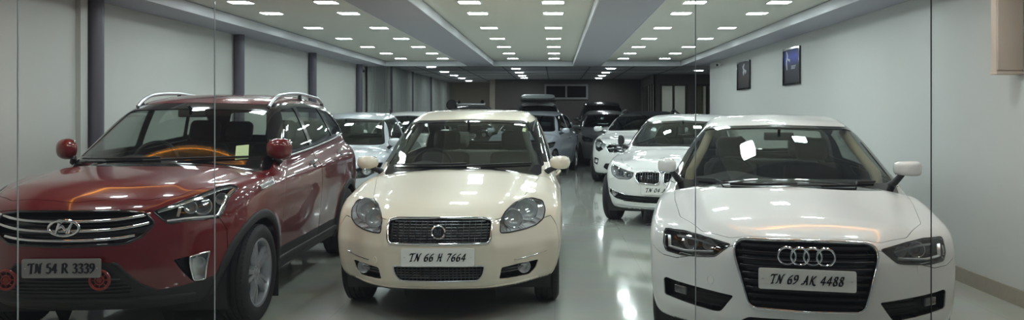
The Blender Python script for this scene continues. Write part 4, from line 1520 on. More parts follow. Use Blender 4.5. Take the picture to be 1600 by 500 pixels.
    wipers(sh, root, [[(-.60, 1.0), (-.2, 1.012), (.05, 1.02)], [(-.05, 1.0), (.3, 1.012), (.58, 1.012)]])
    mirrors(root, sh, (.83, 1.45, 1.03), (.185, .16, .125), pm, turn=(.12, -.12))
    wheels(root, p, .822, .19, 'vee', 7, M['alloy'])
    # towing-eye cap and front bumper lip
    P = sh.pix([(586, 406)])[0]; n = sh.norm([P])[0]
    MB().tube([P + n * .001 + v for v in ringpts(n, .022, 24)], .0016, 6, True).build('towing_eye_cap', pm, root)
    P = sh.on_front([(x, .262) for x in np.linspace(-.66, .66, 30)])
    sh.ribbon(P, .018, .008, 'bumper_lip', pm, root)
    # permit sticker on the glass
    P = sh.pix([(817, 200), (822, 201), (821, 206), (816, 205)])
    mk('permit_sticker', np.concatenate([P + sh.norm(P) * .001, P - sh.norm(P) * .004]), [(0, 1, 2, 3), (7, 6, 5, 4), (0, 4, 5, 1), (1, 5, 6, 2), (2, 6, 7, 3), (3, 7, 4, 0)], M['sticker'], root, False)
    return root, sh


cream_sedan()
# ------------------------------------------------------------------ the red SUV on the left
def red_suv():
    p = dict(at=(-2.90, 4.53, -.033), L=4.27, H=1.66, wr=.338, wy=(.845, 3.435), zb=.24, arch=.385, flare=.018, flw=.08)
    p['front'] = [(.22, .20), (.30, .11), (.42, .03), (.52, .0), (.66, .0), (.80, .02), (.88, .05), (.94, .10), (1.0, .2)]
    p['sweep'] = [(0, 0), (.25, .02), (.47, .10), (.60, .20), (.70, .34), (.76, .45), (.82, .56), (.87, .70), (.90, .9)]
    p['top'] = [(0, .84), (.06, .90), (.14, .955), (.35, 1.005), (.7, 1.055), (.98, 1.086), (1.06, 1.09), (1.2, 1.07), (1.7, 1.09), (3.4, 1.18), (4.0, 1.18), (4.27, 1.1)]
    p['plan'] = [(0, .80), (.4, .85), (.845, .868), (1.5, .868), (2.6, .872), (3.435, .87), (4.0, .83), (4.27, .76)]
    p['sec'] = [(.18, .10), (.30, .045), (.45, .03), (.62, .012), (.80, .0), (.95, .0), (1.06, .022), (1.16, .06), (1.3, .13)]
    p['rear'] = [(.22, 4.12), (.45, 4.25), (.75, 4.27), (1.05, 4.20), (1.2, 4.16)]
    p['roof'] = [(.75, .88), (1.0, 1.06), (1.3, 1.25), (1.78, 1.525), (2.0, 1.585), (2.4, 1.625), (2.8, 1.635), (3.3, 1.61), (3.75, 1.565), (3.95, 1.50), (4.12, 1.20), (4.2, 1.0)]
    p['cab'] = [(.8, .82), (1.3, .79), (2.0, .785), (3.0, .78), (3.7, .755), (4.2, .70)]
    p.update(tum=.30, tumc=.25, belt=1.12, zlow=.85, ymid=2.7, cowl=(1.05, 1.085), hdr=(1.76, 1.53), cw=.22, crown=.075, k_fr=.08, k_sh=.10, k_belt=.04, k_rf=.10, seatz=.42)
    p['ext'] = lambda ax, y: .018 * (1 - sstep(.40, .52, ax - .14 * np.clip(y, 0, 1.2))) * sstep(.15, .4, y) * (1 - sstep(.9, 1.1, y))
    p['ws'] = [(0, 1.545), (.52, 1.53), (.60, 1.50), (.775, 1.10), (.72, 1.075), (0, 1.088)]
    p['rwin'] = [(0, 1.50), (.52, 1.49), (.62, 1.2), (0, 1.18)]
    p['frit'] = .05
    p['dlo'] = rnd([(1.26, 1.09), (1.40, 1.20), (1.84, 1.50), (2.0, 1.535), (2.6, 1.55), (3.3, 1.525), (3.62, 1.47), (3.86, 1.30), (3.80, 1.225), (2.4, 1.135)], .04)
    p['win'] = [[(1.60, 1.145), (2.02, 1.485), (2.33, 1.505), (2.36, 1.165)], [(2.45, 1.17), (2.43, 1.51), (3.10, 1.505), (3.24, 1.225)], [(3.29, 1.235), (3.15, 1.50), (3.50, 1.46), (3.78, 1.30), (3.74, 1.255)]]
    p['doors'] = [[(1.30, .34), (2.395, .34), (2.395, 1.13), (1.38, 1.08)], [(2.40, .34), (3.00, .34), (3.10, .62), (3.34, .90), (3.36, 1.19), (2.40, 1.13)]]
    p['hand'] = [(2.22, 1.01, .19), (3.2, 1.06, .19)]
    p['handm'] = M['chrome']
    p['clad'] = 1
    p['cowlp'] = [(0, .99), (.69, 1.20), (.76, 1.32), (.76, 1.5), (0, 1.3)]
    p['bonnet'] = [(0, .10), (.40, .16), (.55, .27), (.70, .62), (.76, 1.0), (.775, 1.26), (.70, 1.21), (0, 1.02)]
    root, sh = start(p, .022, 'dark red SUV with silver roof rails and black lower cladding, front row')
    lx = lambda Q: [(float(a[0]), float(a[2])) for a in sh.pix(Q)]
    head = lx([(239, 330.6), (264, 350), (292.7, 345), (336, 340.5), (344, 340.5), (351.5, 326), (359, 307), (374, 293), (363, 288), (344, 291), (315.5, 302.5), (277.5, 317)])
    head = rnd(head, .012, 2)
    fog = rnd(lx([(296, 401), (328, 392), (321, 436), (303, 438)]), .01, 2)
    pock = rnd(lx([(271, 406), (296, 400), (330, 391), (323, 438), (302, 440)]), .01, 2)
    grh = [(0, .872), (.30, .868), (.42, .852), (.475, .79), (.42, .715), (.34, .678), (0, .668)]
    gr = rnd(sym(grh), .02)
    # black lower bumper and side cladding
    low = [(0, .575), (.235, .572), (.30, .555), (.40, .42), (.46, .375), (.60, .385), (.80, .43), (.95, .45), (.95, .1), (0, .1)]
    glazing(sh, p)
    sh.cut(gr, (0, 2), 'grille', ('body',), FRONT)
    sh.cut(sym(low), (0, 2), 'clad', ('body', 'under'), [(1, -1, .62)])
    for r in ([(0, .4, 1.2)], [(0, -1.2, -.4)]):
        sh.cut([(.3, .1), (.62, .1), (4.4, .1), (4.4, .52), (3.9, .50), (3.6, .43), (1.2, .43), (.62, .43), (.5, .42)], (1, 2), 'clad', ('body', 'under'), [(1, .4, 5)] + r)
    lamp_cut(sh, head, 'head')
    for P, r in ((pock, [(0, 0, 1)]), (flip(pock), [(0, -1, 0)])): sh.cut(P, (0, 2), 'pock', ('body', 'clad'), FRONT + r)
    for P, r in ((fog, [(0, 0, 1)]), (flip(fog), [(0, -1, 0)])): sh.cut(P, (0, 2), 'fog', ('pock',), FRONT + r)
    p['bumper'] = [(-.4, .1), (.50, .1), (.47, .70), (.42, .80), (.20, .84), (.1, .875), (-.4, .875)]
    panels(sh, p)
    pm = paint('dark_red_paint', (.115, .003, .006), .0, .25, .3, .25)
    skin(sh, root, p, pm, M['int'], M['blk'], M['gblk'], M['glass'], M['mglass'])
    sh.solid(('clad',), 'lower_cladding', M['clad'], root, .012)
    arch_trim(sh, root, p, .062, .012, M['clad'])
    # grille with three chrome bars and the oval badge
    g = sh.recess(('grille',), 'radiator_grille', M['gblk'], root, (0, .07, 0))
    sh.ribbon(sh.on_front(dens(gr, .03)), .014, .004, 'grille_frame', M['gblk'], g, True)
    bend = lambda x: .035 * (np.abs(x) / .45) ** 3
    for z in (.818, .762, .706):
        slats(sh, g, inset(gr, .004), [z - .004], .020, .014, M['chrome'], -.012, 'chrome_bar', .0, bend=bend)
    slats(sh, g, inset(gr, .01), [.84, .79, .735, .685], .012, .006, M['blk'], -.03, one=True)
    c = sh.on_front([(0, .778)])[0] + np.array((0, -.012, 0))
    b = MB().tube([c + np.array((.088 * math.cos(a), 0, .046 * math.sin(a))) for a in np.linspace(0, 2 * math.pi, 49)[:-1]], .0075, 8, True)
    def hs(P, r): b.tube([c + np.array((x, -.002, z)) for x, z in P], r, 8)
    hs([(-.048, -.030), (-.036, -.005), (-.022, .030)], [.005, .008, .011])
    hs([(.022, -.032), (.036, .005), (.048, .030)], [.011, .008, .005])
    hs([(-.036, -.006), (-.008, .010), (.012, -.010), (.036, .006)], [.005, .009, .009, .005])
    b.build('front_badge', M['chrome'], root)
    y0 = float(sh.on_front([(0, .54)])[0][1])
    number_plate(root, 'TN 54 R 3339', y0 - .02, .545, .455, .112, 0, 0., .26, .12, .86, .5, 8, 0., M['plateg'])
    # lower bumper: air opening, two round red spoked rings, skid plate edge
    ap = rnd(sym([(0, .478), (.30, .476), (.36, .40), (.33, .36), (0, .355)]), .02)
    mb = MB()
    for z in np.linspace(.375, .465, 5):
        e = scan(ap, z); P = sh.on_front([(x, z) for x in np.linspace(e[0], e[1], 20)]); ribbon_mb(P, sh.norm(P), .012, .008, False, .0, mb)
    mb.build('air_intake_slats', M['blk'], root)
    sh.ribbon(sh.on_front(line([(-.62, .30), (-.40, .325), (0, .33), (.40, .325), (.62, .30)], .04)), .05, .012, 'skid_plate', M['clad'], root)
    P = sh.on_front(line([(.27, .565), (.30, .553), (.40, .42), (.46, .378)], .03))
    for sg in (1, -1):
        sh.ribbon(P * np.array((sg, 1, 1)), .018, .006, 'bumper_crease', M['clad'], root)
    for (px, py) in ((160, 436), (15, 436)):
        P = sh.pix([(px, py)])[0]
        c = P + np.array((0, -.03, 0))
        h = MB()
        h.tube([c + v for v in ringpts((0, -1, 0), .056)], .009, 8, True)
        h.tube([c + v for v in ringpts((0, -1, 0), .026)], .006, 8, True)
        for a in np.linspace(0, 2 * math.pi, 9)[:-1]:
            h.tube([c + np.array((math.cos(a) * .024, 0, math.sin(a) * .024)), c + np.array((math.cos(a) * .056, 0, math.sin(a) * .056))], .0045, 6)
        ho = h.build('bumper_rosette', M['rosette'], root)
        tag(ho, 'round red horn with a spoked face')
        MB().lathe([(-.045, 0), (-.045, .03), (-.005, .05), (-.005, .0)], c, (0, -1, 0), 24).build('rosette_back', M['blk'], ho)
        MB().lathe([(0, .02), (.006, .016), (.01, 0)], c, (0, -1, 0), 16).build('rosette_centre', M['rosette'], ho)
    for sg in (1, -1):
        S = np.array((sg, 1, 1))
        hp = lamp(sh, root, head, 'headlamp', 'head', .12, M['lampdk'], sg, .55, .86, (.008, .003, M['gblk']))
        q = lx([(246, 328), (277.5, 318.5), (315.5, 304.5), (344, 293), (362, 290), (371, 293), (357, 307.5), (349.5, 326), (343, 338)])
        P = sh.on_front(line(q, .03)) * S
        N = sh.norm(P)
        ribbon_mb(P, N, .036, .006, False, -.010).build('lamp_light_guide', M['chrome'], hp, angle=50)
        q = lx([(262, 346), (292, 342), (340, 338)])
        P = sh.on_front(line(q, .03)) * S
        ribbon_mb(P, sh.norm(P), .02, .006, False, -.016).build('lamp_lower_strip', M['lampin'], hp, angle=50)
        for (px, py, r, gm, rg) in ((319, 324, .052, M['bulb'], M['chrome']), (300, 326, .036, M['lens'], None), (349, 312, .036, M['lens'], None)):
            P = sh.pix([(px, py)])[0] * S
            bowl(P + np.array((-sg * .03, .05, 0)), r, .05, (sg * .3, -1, .03), M['lampin'], hp, 'reflector', gm, rg)
        P = sh.on_front(lx([(283, 322), (279, 338)])) * S
        ribbon_mb(P, sh.norm(P), .018, .006, False, -.014).build('lamp_divider', M['satin'], hp, angle=50)
        pk = sh.recess(('pock',), 'fog_lamp_pocket', M['blk'], root, (-sg * .02, .05, 0), sg, .94)
        fp = sh.recess(('fog',), 'fog_lamp', M['lampin'], root, (-sg * .02, .06, 0), sg, .8)
        sh.solid(('fog',), 'lens', M['lens'], fp, .003, .001, None, sg)
        sh.ribbon(sh.on_front(dens(fog if sg > 0 else flip(fog), .03)), .010, .006, 'fog_lamp_frame', M['chrome'], fp, True)
        P = sh.pix([(312, 412)])[0] * S
        bowl(P + np.array((-sg * .02, .045, 0)), .034, .03, (sg * .3, -1, 0), M['lampin'], fp, 'reflector', M['lens'])
        # chrome vent behind the wheel arch
        v = [(float(q[1]), float(q[2])) for q in sh.pix([(405, 290.5), (423.5, 280), (427, 287), (409, 295)])]
        if sg > 0: print('vent', v)
        P = sh.on_side(dens(v, .03), sg)
        fv = sh.ribbon(P, .012, .012, 'fender_vent', M['chrome'], root, True)
        mid = [tuple((np.array(v[0]) + np.array(v[3])) / 2), tuple((np.array(v[1]) + np.array(v[2])) / 2)]
        P = sh.on_side(line(mid, .02), sg); sh.ribbon(P, .030, .004, 'vent_mesh', M['satin'], fv)
        # roof rail
        tz = [(sg * x, y) for x, y in curve([(.545, 1.95), (.56, 2.4), (.565, 3.0), (.55, 3.65)], 22)]
        P = sh.on_top(tz)
        up = .05 * np.clip(np.minimum(np.linspace(0, 1, 22), np.linspace(1, 0, 22)) * 7, 0, 1) ** .7
        P = P + np.stack([0 * up, 0 * up, up + .004], 1)
        MB().tube(list(P), .015, 10).build('roof_rail', M['satin'], root)
        ft = MB()
        for k in (1, 10, 20):
            a = P[k]; ft.tube([a, a - np.array((0, 0, up[k] + .02))], [.014, .024], 8)
        ft.build('rail_feet', M['blk'], root)
        # mud flap behind the front wheel
        xs = float(sh.W(np.array(.845)))
        MB().rbox((sg * (xs - .12), .845 + .385, .27), (.22, .014, .38), .004, 2).build('mud_flap', M['blk'], root)
        MB().rbox((sg * (xs - .14), 3.435 + .37, .22), (.22, .012, .22), .004, 2).build('mud_flap', M['blk'], root)
        # sill moulding
        P = sh.on_side([(y, .335) for y in np.linspace(1.28, 3.0, 24)], sg)
        sh.ribbon(P, .05, .014, 'sill_moulding', M['clad'], root)
        # chrome strip under the windows
        P = sh.on_side([(y, z) for y, z in curve([(1.75, 1.112), (2.4, 1.142), (3.2, 1.19), (3.78, 1.235)], 22)], sg)
        sh.ribbon(P, .014, .006, 'belt_strip', M['satin'], root)
    cabin(root, p, M['int'], M['int'])
    wipers(sh, root, [[(-.62, 1.10), (-.2, 1.115), (.05, 1.12)], [(-.05, 1.10), (.3, 1.115), (.6, 1.115)]])
    mirrors(root, sh, (.80, 1.42, 1.18), (.20, .17, .178), pm, turn=(.75, -.15))
    wheels(root, p, .872, .21, 'twin', 5, M['alloy'], M['alloy'])
    P = sh.pix([(369, 228), (389, 226), (388, 248), (367, 250)])
    mk('permit_sticker', np.concatenate([P + sh.norm(P) * .001, P - sh.norm(P) * .004]), [(0, 1, 2, 3), (7, 6, 5, 4), (0, 4, 5, 1), (1, 5, 6, 2), (2, 6, 7, 3), (3, 7, 4, 0)], M['sticker'], root, False)
    return root, sh


red_suv()


# ------------------------------------------------------------------ the white sedan on the right
def white_sedan():
    p = dict(at=(1.35, 4.12, R(12.3)), L=4.70, H=1.46, wr=.32, wy=(.89, 3.70), zb=.2, arch=.355)
    p['front'] = [(.16, .16), (.24, .06), (.34, .0), (.45, -.005), (.62, .005), (.70, .03), (.76, .07), (.82, .14)]
    p['sweep'] = [(0, 0), (.25, .02), (.39, .07), (.55, .17), (.70, .29), (.786, .385), (.84, .45), (.885, .52), (.915, .66), (.93, .9)]
    p['top'] = [(0, .72), (.07, .762), (.2, .80), (.5, .862), (.9, .925), (1.2, .972), (1.30, .98), (1.45, .945), (1.8, .94), (3.3, .95), (3.8, 1.01), (4.3, 1.03), (4.6, .99), (4.7, .9)]
    p['plan'] = [(0, .84), (.4, .905), (.89, .912), (1.6, .910), (2.5, .913), (3.5, .905), (4.1, .87), (4.7, .74)]
    p['sec'] = [(.15, .10), (.25, .05), (.40, .02), (.58, .004), (.72, .0), (.80, .008), (.90, .03), (1.0, .06), (1.2, .15)]
    p['rear'] = [(.2, 4.58), (.4, 4.69), (.7, 4.70), (.95, 4.66), (1.05, 4.6)]
    p['roof'] = [(1.05, .83), (1.3, .965), (1.7, 1.155), (2.15, 1.345), (2.4, 1.405), (2.75, 1.445), (3.1, 1.445), (3.5, 1.385), (3.8, 1.29), (4.1, 1.14), (4.35, 1.0)]
    p['cab'] = [(1.0, .885), (1.45, .862), (2.2, .82), (3.2, .79), (3.9, .72), (4.4, .6)]
    p.update(tum=.40, tumc=.3, belt=.96, zlow=.72, ymid=2.9, cowl=(1.3, .965), hdr=(2.12, 1.345), cw=.22, crown=.085, k_fr=.07, k_sh=.08, k_belt=.035, k_rf=.10, seatz=.26)
    # bonnet creases running back from the grille corners, and a slightly lower flank outside them
    p['ext'] = lambda ax, y: .014 * (1 - sstep(.46, .56, ax - .13 * np.clip(y, 0, 1.3))) * sstep(.12, .4, y) * (1 - sstep(1.15, 1.35, y))
    p['ws'] = [(0, 1.362), (.55, 1.345), (.605, 1.325), (.80, .955), (.765, .93), (0, .965)]
    p['rwin'] = [(0, 1.33), (.52, 1.31), (.62, 1.08), (0, 1.05)]
    p['frit'] = .02
    p['dlo'] = rnd([(1.62, .965), (2.25, 1.33), (2.75, 1.375), (3.3, 1.355), (3.72, 1.25), (4.02, 1.05), (3.95, 1.0), (2.6, .975)], .04)
    p['win'] = [[(1.78, .99), (2.28, 1.305), (2.72, 1.345), (2.74, .995)], [(2.82, 1.0), (2.80, 1.35), (3.28, 1.33), (3.62, 1.24), (3.72, 1.02)]]
    p['doors'] = [[(1.42, .30), (2.775, .30), (2.775, .955), (1.48, .92)], [(2.78, .30), (3.22, .30), (3.42, .62), (3.5, .96), (2.78, .955)]]
    p['hand'] = [(2.58, .80, .19), (3.36, .82, .19)]
    p['cowlp'] = [(0, 1.2), (.74, 1.40), (.79, 1.52), (.79, 1.75), (0, 1.5)]
    p['bonnet'] = [(0, .085), (.40, .15), (.56, .27), (.70, .55), (.76, 1.0), (.79, 1.45), (.70, 1.41), (0, 1.24)]
    p['bumper'] = [(-.4, .05), (.54, .05), (.54, .66), (.40, .60), (.30, .60), (.15, .66), (.09, .742), (-.4, .742)]
    root, sh = start(p, .022, 'white sedan with four interlocking rings on a large dark grille')
    lx = lambda Q: [(float(a[0]), float(a[2])) for a in sh.pix(Q)]
    hl = lx([(1040.6, 355.5), (1039, 384), (1044, 393), (1071, 400), (1112, 401), (1122, 400), (1143, 382), (1098, 367), (1071, 359)])
    hr = lx([(1473, 370), (1479, 390), (1477, 405), (1454, 412), (1420, 413), (1407, 412), (1377.5, 390.5), (1413, 381), (1443, 374)])
    head = [(.5 * (b[0] - a[0]), .5 * (a[1] + b[1])) for a, b in zip(hl, hr)]
    head = rnd(head, .012, 2)
    print('audi head L', [(round(a, 3), round(b, 3)) for a, b in hl], 'R', [(round(a, 3), round(b, 3)) for a, b in hr])
    grp = lx([(1164.7, 380.4), (1363.5, 387.7), (1375, 398.6), (1375, 414), (1355.7, 489.5), (1345, 496.6), (1179, 485.6), (1147.8, 401), (1150.4, 392)])
    print('audi grille', [(round(a, 3), round(b, 3)) for a, b in grp])
    gr = rnd(sym([(0, .757), (.33, .752), (.372, .728), (.378, .68), (.305, .42), (.275, .395), (0, .39)]), [0, .03, .03, .03, .03, .03, 0, .03, .03, .03, .03, .03])
    fr = lx([(1373, 473), (1474.5, 463.7), (1478.6, 466), (1477, 497), (1396, 500)])
    print('audi fog', [(round(a, 3), round(b, 3)) for a, b in fr])
    fog = rnd([(.38, .445), (.60, .457), (.775, .468), (.79, .455), (.785, .36), (.50, .335), (.45, .345)], .015, 3)
    glazing(sh, p)
    sh.cut(gr, (0, 2), 'grille', ('body',), FRONT)
    low = rnd(sym([(0, .345), (.30, .34), (.36, .30), (.30, .25), (0, .25)]), .015)
    sh.cut(low, (0, 2), 'lowgrille', ('body',), FRONT)
    lamp_cut(sh, head, 'head')
    for P, r in ((fog, [(0, 0, 1)]), (flip(fog), [(0, -1, 0)])): sh.cut(P, (0, 2), 'fog', ('body',), FRONT + r)
    panels(sh, p)
    pm = paint('pearl_white_paint', (.71, .72, .71), rough=.4)
    skin(sh, root, p, pm, M['int'], M['blk'], M['gblk'], M['glass'], M['glass'])
    g = sh.recess(('grille',), 'radiator_grille', M['gblk'], root, (0, .06, 0))
    sh.ribbon(sh.on_front(dens(gr, .03)), .014, .010, 'grille_frame', M['chrome'], g, True)
    slats(sh, g, inset(gr, .008), np.linspace(.42, .735, 9), .020, .010, M['lampdk'], -.022, 'grille_bar')
    g2 = sh.recess(('lowgrille',), 'lower_grille', M['blk'], root, (0, .06, 0))
    slats(sh, g2, low, [.275, .305, .33], .01, .008, M['blk'], -.02, one=True)
    # four rings
    c = sh.on_front([(0, .685)])[0] + np.array((0, -.014, 0))
    b = MB()
    for k in range(4):
        o = np.array(((k - 1.5) * .0665, 0, 0))
        b.tube([c + o + np.array((.046 * math.cos(a), (-.004 if k % 2 else .002), .046 * math.sin(a))) for a in np.linspace(0, 2 * math.pi, 41)[:-1]], .0062, 8, True)
    b.build('ring_badge', M['chrome'], root)
    y0 = float(sh.on_front([(0, .56)])[0][1])
    number_plate(root, 'TN 69 AK 4488', y0 - .02, .565, .50, .112, 0, .26, .26, .12, .76, .42)
    for sg in (1, -1):
        S = np.array((sg, 1, 1))
        hp = lamp(sh, root, head, 'headlamp', 'head', .12, M['lampdk'], sg, .4, .84, (.008, .003, M['gblk']))
        xs = [a for a, _ in head]; x0, x1 = min(xs), max(xs)
        zc = lambda x: np.array(scan(head, x, 0))
        P = []
        for x in np.linspace(x0 + .10, x1 - .03, 12):
            e = zc(x); P.append((x, e[0] + .028))
        e = zc(x1 - .03); P.append((x1 - .025, e[1] - .03))
        P = sh.on_front(line(P, .03)) * S
        ribbon_mb(P, sh.norm(P), .016, .006, False, -.02).build('lamp_light_guide', M['lampin'], hp, angle=50)
        P = []
        for x in np.linspace(x0 + .08, x1 - .08, 10):
            e = zc(x); P.append((x, e[1] - .022))
        P = sh.on_front(P) * S
        ribbon_mb(P, sh.norm(P), .012, .006, False, -.02).build('lamp_upper_strip', M['satin'], hp, angle=50)
        for (u, r, gm) in ((.62, .042, M['bulb']), (.36, .030, M['lens'])):
            x = x0 + (x1 - x0) * u; e = zc(x)
            P = sh.on_front([(x, (e[0] + e[1]) / 2 + .004)])[0] * S
            bowl(P + np.array((-sg * .02, .05, 0)), r, .05, (sg * .25, -1, .03), M['lampin'], hp, 'reflector', gm, M['chrome'] if u > .5 else None)
        fp = sh.recess(('fog',), 'side_intake', M['blk'], root, (-sg * .02, .06, 0), sg, .95)
        P = sh.on_front([(.69, .415)])[0] * S; n = sh.norm([P])[0]
        fl = MB().rbox((0, 0, 0), (.10, .03, .05), .01, 3)
        an = math.atan2(n[0], -n[1]); ca, sa = math.cos(an), math.sin(an)
        fl.V = [(P[0] + v[0] * ca - v[1] * sa - n[0] * .02, P[1] + v[0] * sa + v[1] * ca - n[1] * .02, P[2] + v[2]) for v in fl.V]
        fl.build('fog_lamp', M['foglens'], fp)
        for z in (.37, .40, .43):
            e = scan(fog, z)
            q = sh.on_front([(x, z) for x in np.linspace(e[0], e[0] + (e[1] - e[0]) * .5, 6)]) * S
            ribbon_mb(q, sh.norm(q), .010, .006, False, -.02).build('intake_slat', M['blk'], fp, angle=50)
        # headlamp washer cover
        q = rnd([(.60, .585), (.69, .59), (.69, .635), (.60, .63)], .015)
        sh.ribbon(sh.on_front(dens(q, .02)) * S, .003, .0012, 'washer_cover', pm, root, True)
    pillar_trims(root, sh, (.72, 1.0), (.57, 1.32), M['beige'], .036)
    P = sh.pix([(1110, 437)])[0]; n = sh.norm([P])[0]
    MB().tube([P + n * .001 + v for v in ringpts(n, .022, 24)], .0014, 6, True).build('towing_eye_cap', pm, root)
    cabin(root, p, M['int'], M['int'])
    wipers(sh, root, [[(-.62, .955), (-.2, .962), (.05, .97)], [(-.05, .962), (.3, .962), (.62, .955)]])
    mirrors(root, sh, (.855, 1.60, 1.06), (.19, .11, .115), pm, turn=(.95, -.10), sq=.5)
    wheels(root, p, .875, .225, 'vee', 7, M['alloy'])
    return root, sh


white_sedan()
# ------------------------------------------------------------------ the other cars
def small_car(p, h, label, pm, W, seat=None, sideglass='dglass', head=None, grille=None, low=None, zp=None, fog=None, style='five', mirror=None,
              rails=False, black_roof=False, slat=5, group=None, glassm='dglass', bowls=True, plate_text=None):
    root, sh = start(p, h, label, 'car', group)
    hw = W / 2
    glazing(sh, p)
    hd = p['hood']
    head = rnd(head or [(hw - .40, hd - .03), (hw - .18, hd + .045), (hw - .06, hd + .06), (hw - .07, hd - .05), (hw - .16, hd - .11), (hw - .36, hd - .12)], .02, 2)
    grille = rnd(sym(grille or [(0, hd - .02), (.34, hd - .03), (.36, hd - .09), (.30, hd - .15), (0, hd - .155)]), .02, 2)
    low = rnd(sym(low or [(0, .41), (.40, .40), (.44, .33), (.38, .29), (0, .285)]), .02, 2)
    sh.cut(grille, (0, 2), 'grille', ('body',), FRONT)
    sh.cut(low, (0, 2), 'lowgrille', ('body',), FRONT)
    lamp_cut(sh, head, 'head')
    if fog:
        for P, r in ((fog, [(0, 0, 1)]), (flip(fog), [(0, -1, 0)])): sh.cut(P, (0, 2), 'fog', ('body',), FRONT + r)
    if black_roof:
        sh.cut(rnd([(-.62, p['hdr'][0] - .1), (.62, p['hdr'][0] - .1), (.58, p['L'] - .3), (-.58, p['L'] - .3)], .05), (0, 1), 'frit', ('body',), [(2, p['H'] - .22, 3)])
    panels(sh, p)
    skin(sh, root, p, pm, M['int'], M['blk'], M['gblk'], M[glassm], M[sideglass])
    g = sh.recess(('grille',), 'radiator_grille', M['gblk'], root, (0, .05, 0))
    sh.ribbon(sh.on_front(dens(grille, .05)), .014, .008, 'grille_frame', M['chrome'], g, True)
    zs = [q[1] for q in grille]
    if slat: slats(sh, g, inset(grille, .01), np.linspace(min(zs) + .02, max(zs) - .02, slat), .012, .008, M['satin'], -.015, one=True)
    lg = sh.recess(('lowgrille',), 'lower_grille', M['blk'], root, (0, .05, 0))
    for sg in (1, -1):
        hp = lamp(sh, root, head, 'headlamp', 'head', .10, M['lampdk'], sg, .4, .85)
        cx = sum(a for a, _ in head) / len(head)
        for u in ((-.09, .05) if bowls else ()):
            e = scan(head, cx + u, 0)
            if not e: continue
            P = sh.on_front([(cx + u, (e[0] + e[1]) / 2)])[0] * np.array((sg, 1, 1))
            bowl(P + np.array((-sg * .02, .04, 0)), min(.055, (e[1] - e[0]) * .45), .045, (sg * .3, -1, .03), M['lampin'], hp, 'reflector', M['lens'], M['chrome'])
        if fog:
            fp = sh.recess(('fog',), 'fog_lamp_pocket', M['blk'], root, (-sg * .02, .05, 0), sg, .94)
            cx = sum(a for a, _ in fog) / len(fog); cz = sum(b for _, b in fog) / len(fog)
            P = sh.on_front([(cx, cz)])[0] * np.array((sg, 1, 1))
            bowl(P + np.array((-sg * .01, .02, 0)), .035, .03, (sg * .3, -1, 0), M['lampin'], fp, 'fog_lamp', M['lens'])
        if rails:
            n = 16
            P = sh.on_top([(sg * (hw - .33), y) for y in np.linspace(p['hdr'][0] + .2, p['L'] - .55, n)])
            up = .06 * np.clip(np.minimum(np.linspace(0, 1, n), np.linspace(1, 0, n)) * 7, 0, 1)
            P = P + np.stack([0 * up, 0 * up, up], 1)
            MB().tube(list(P), .018, 8).build('roof_rail', M['gblk'] if rails == 'black' else M['satin'], root)
    zp = zp or (min(zs) - .09)
    y0 = float(sh.on_front([(0, zp)])[0][1])
    if plate_text: number_plate(root, *plate_text)
    else:
        MB().rbox((0, y0 - .014, zp), (.48, .012, .115), .004, 2).build('number_plate', M['plate'], root)
    cabin(root, p, seat or M['int'], M['int'])
    mirrors(root, sh, mirror or (hw + .02, p['cowl'][0] + .30, p['belt'] + .05), (.20, .15, .13), pm)
    wheels(root, p, hw - .025, .20, style, 5 if style != 'vee' else 7, M['alloy'])
    return root, sh


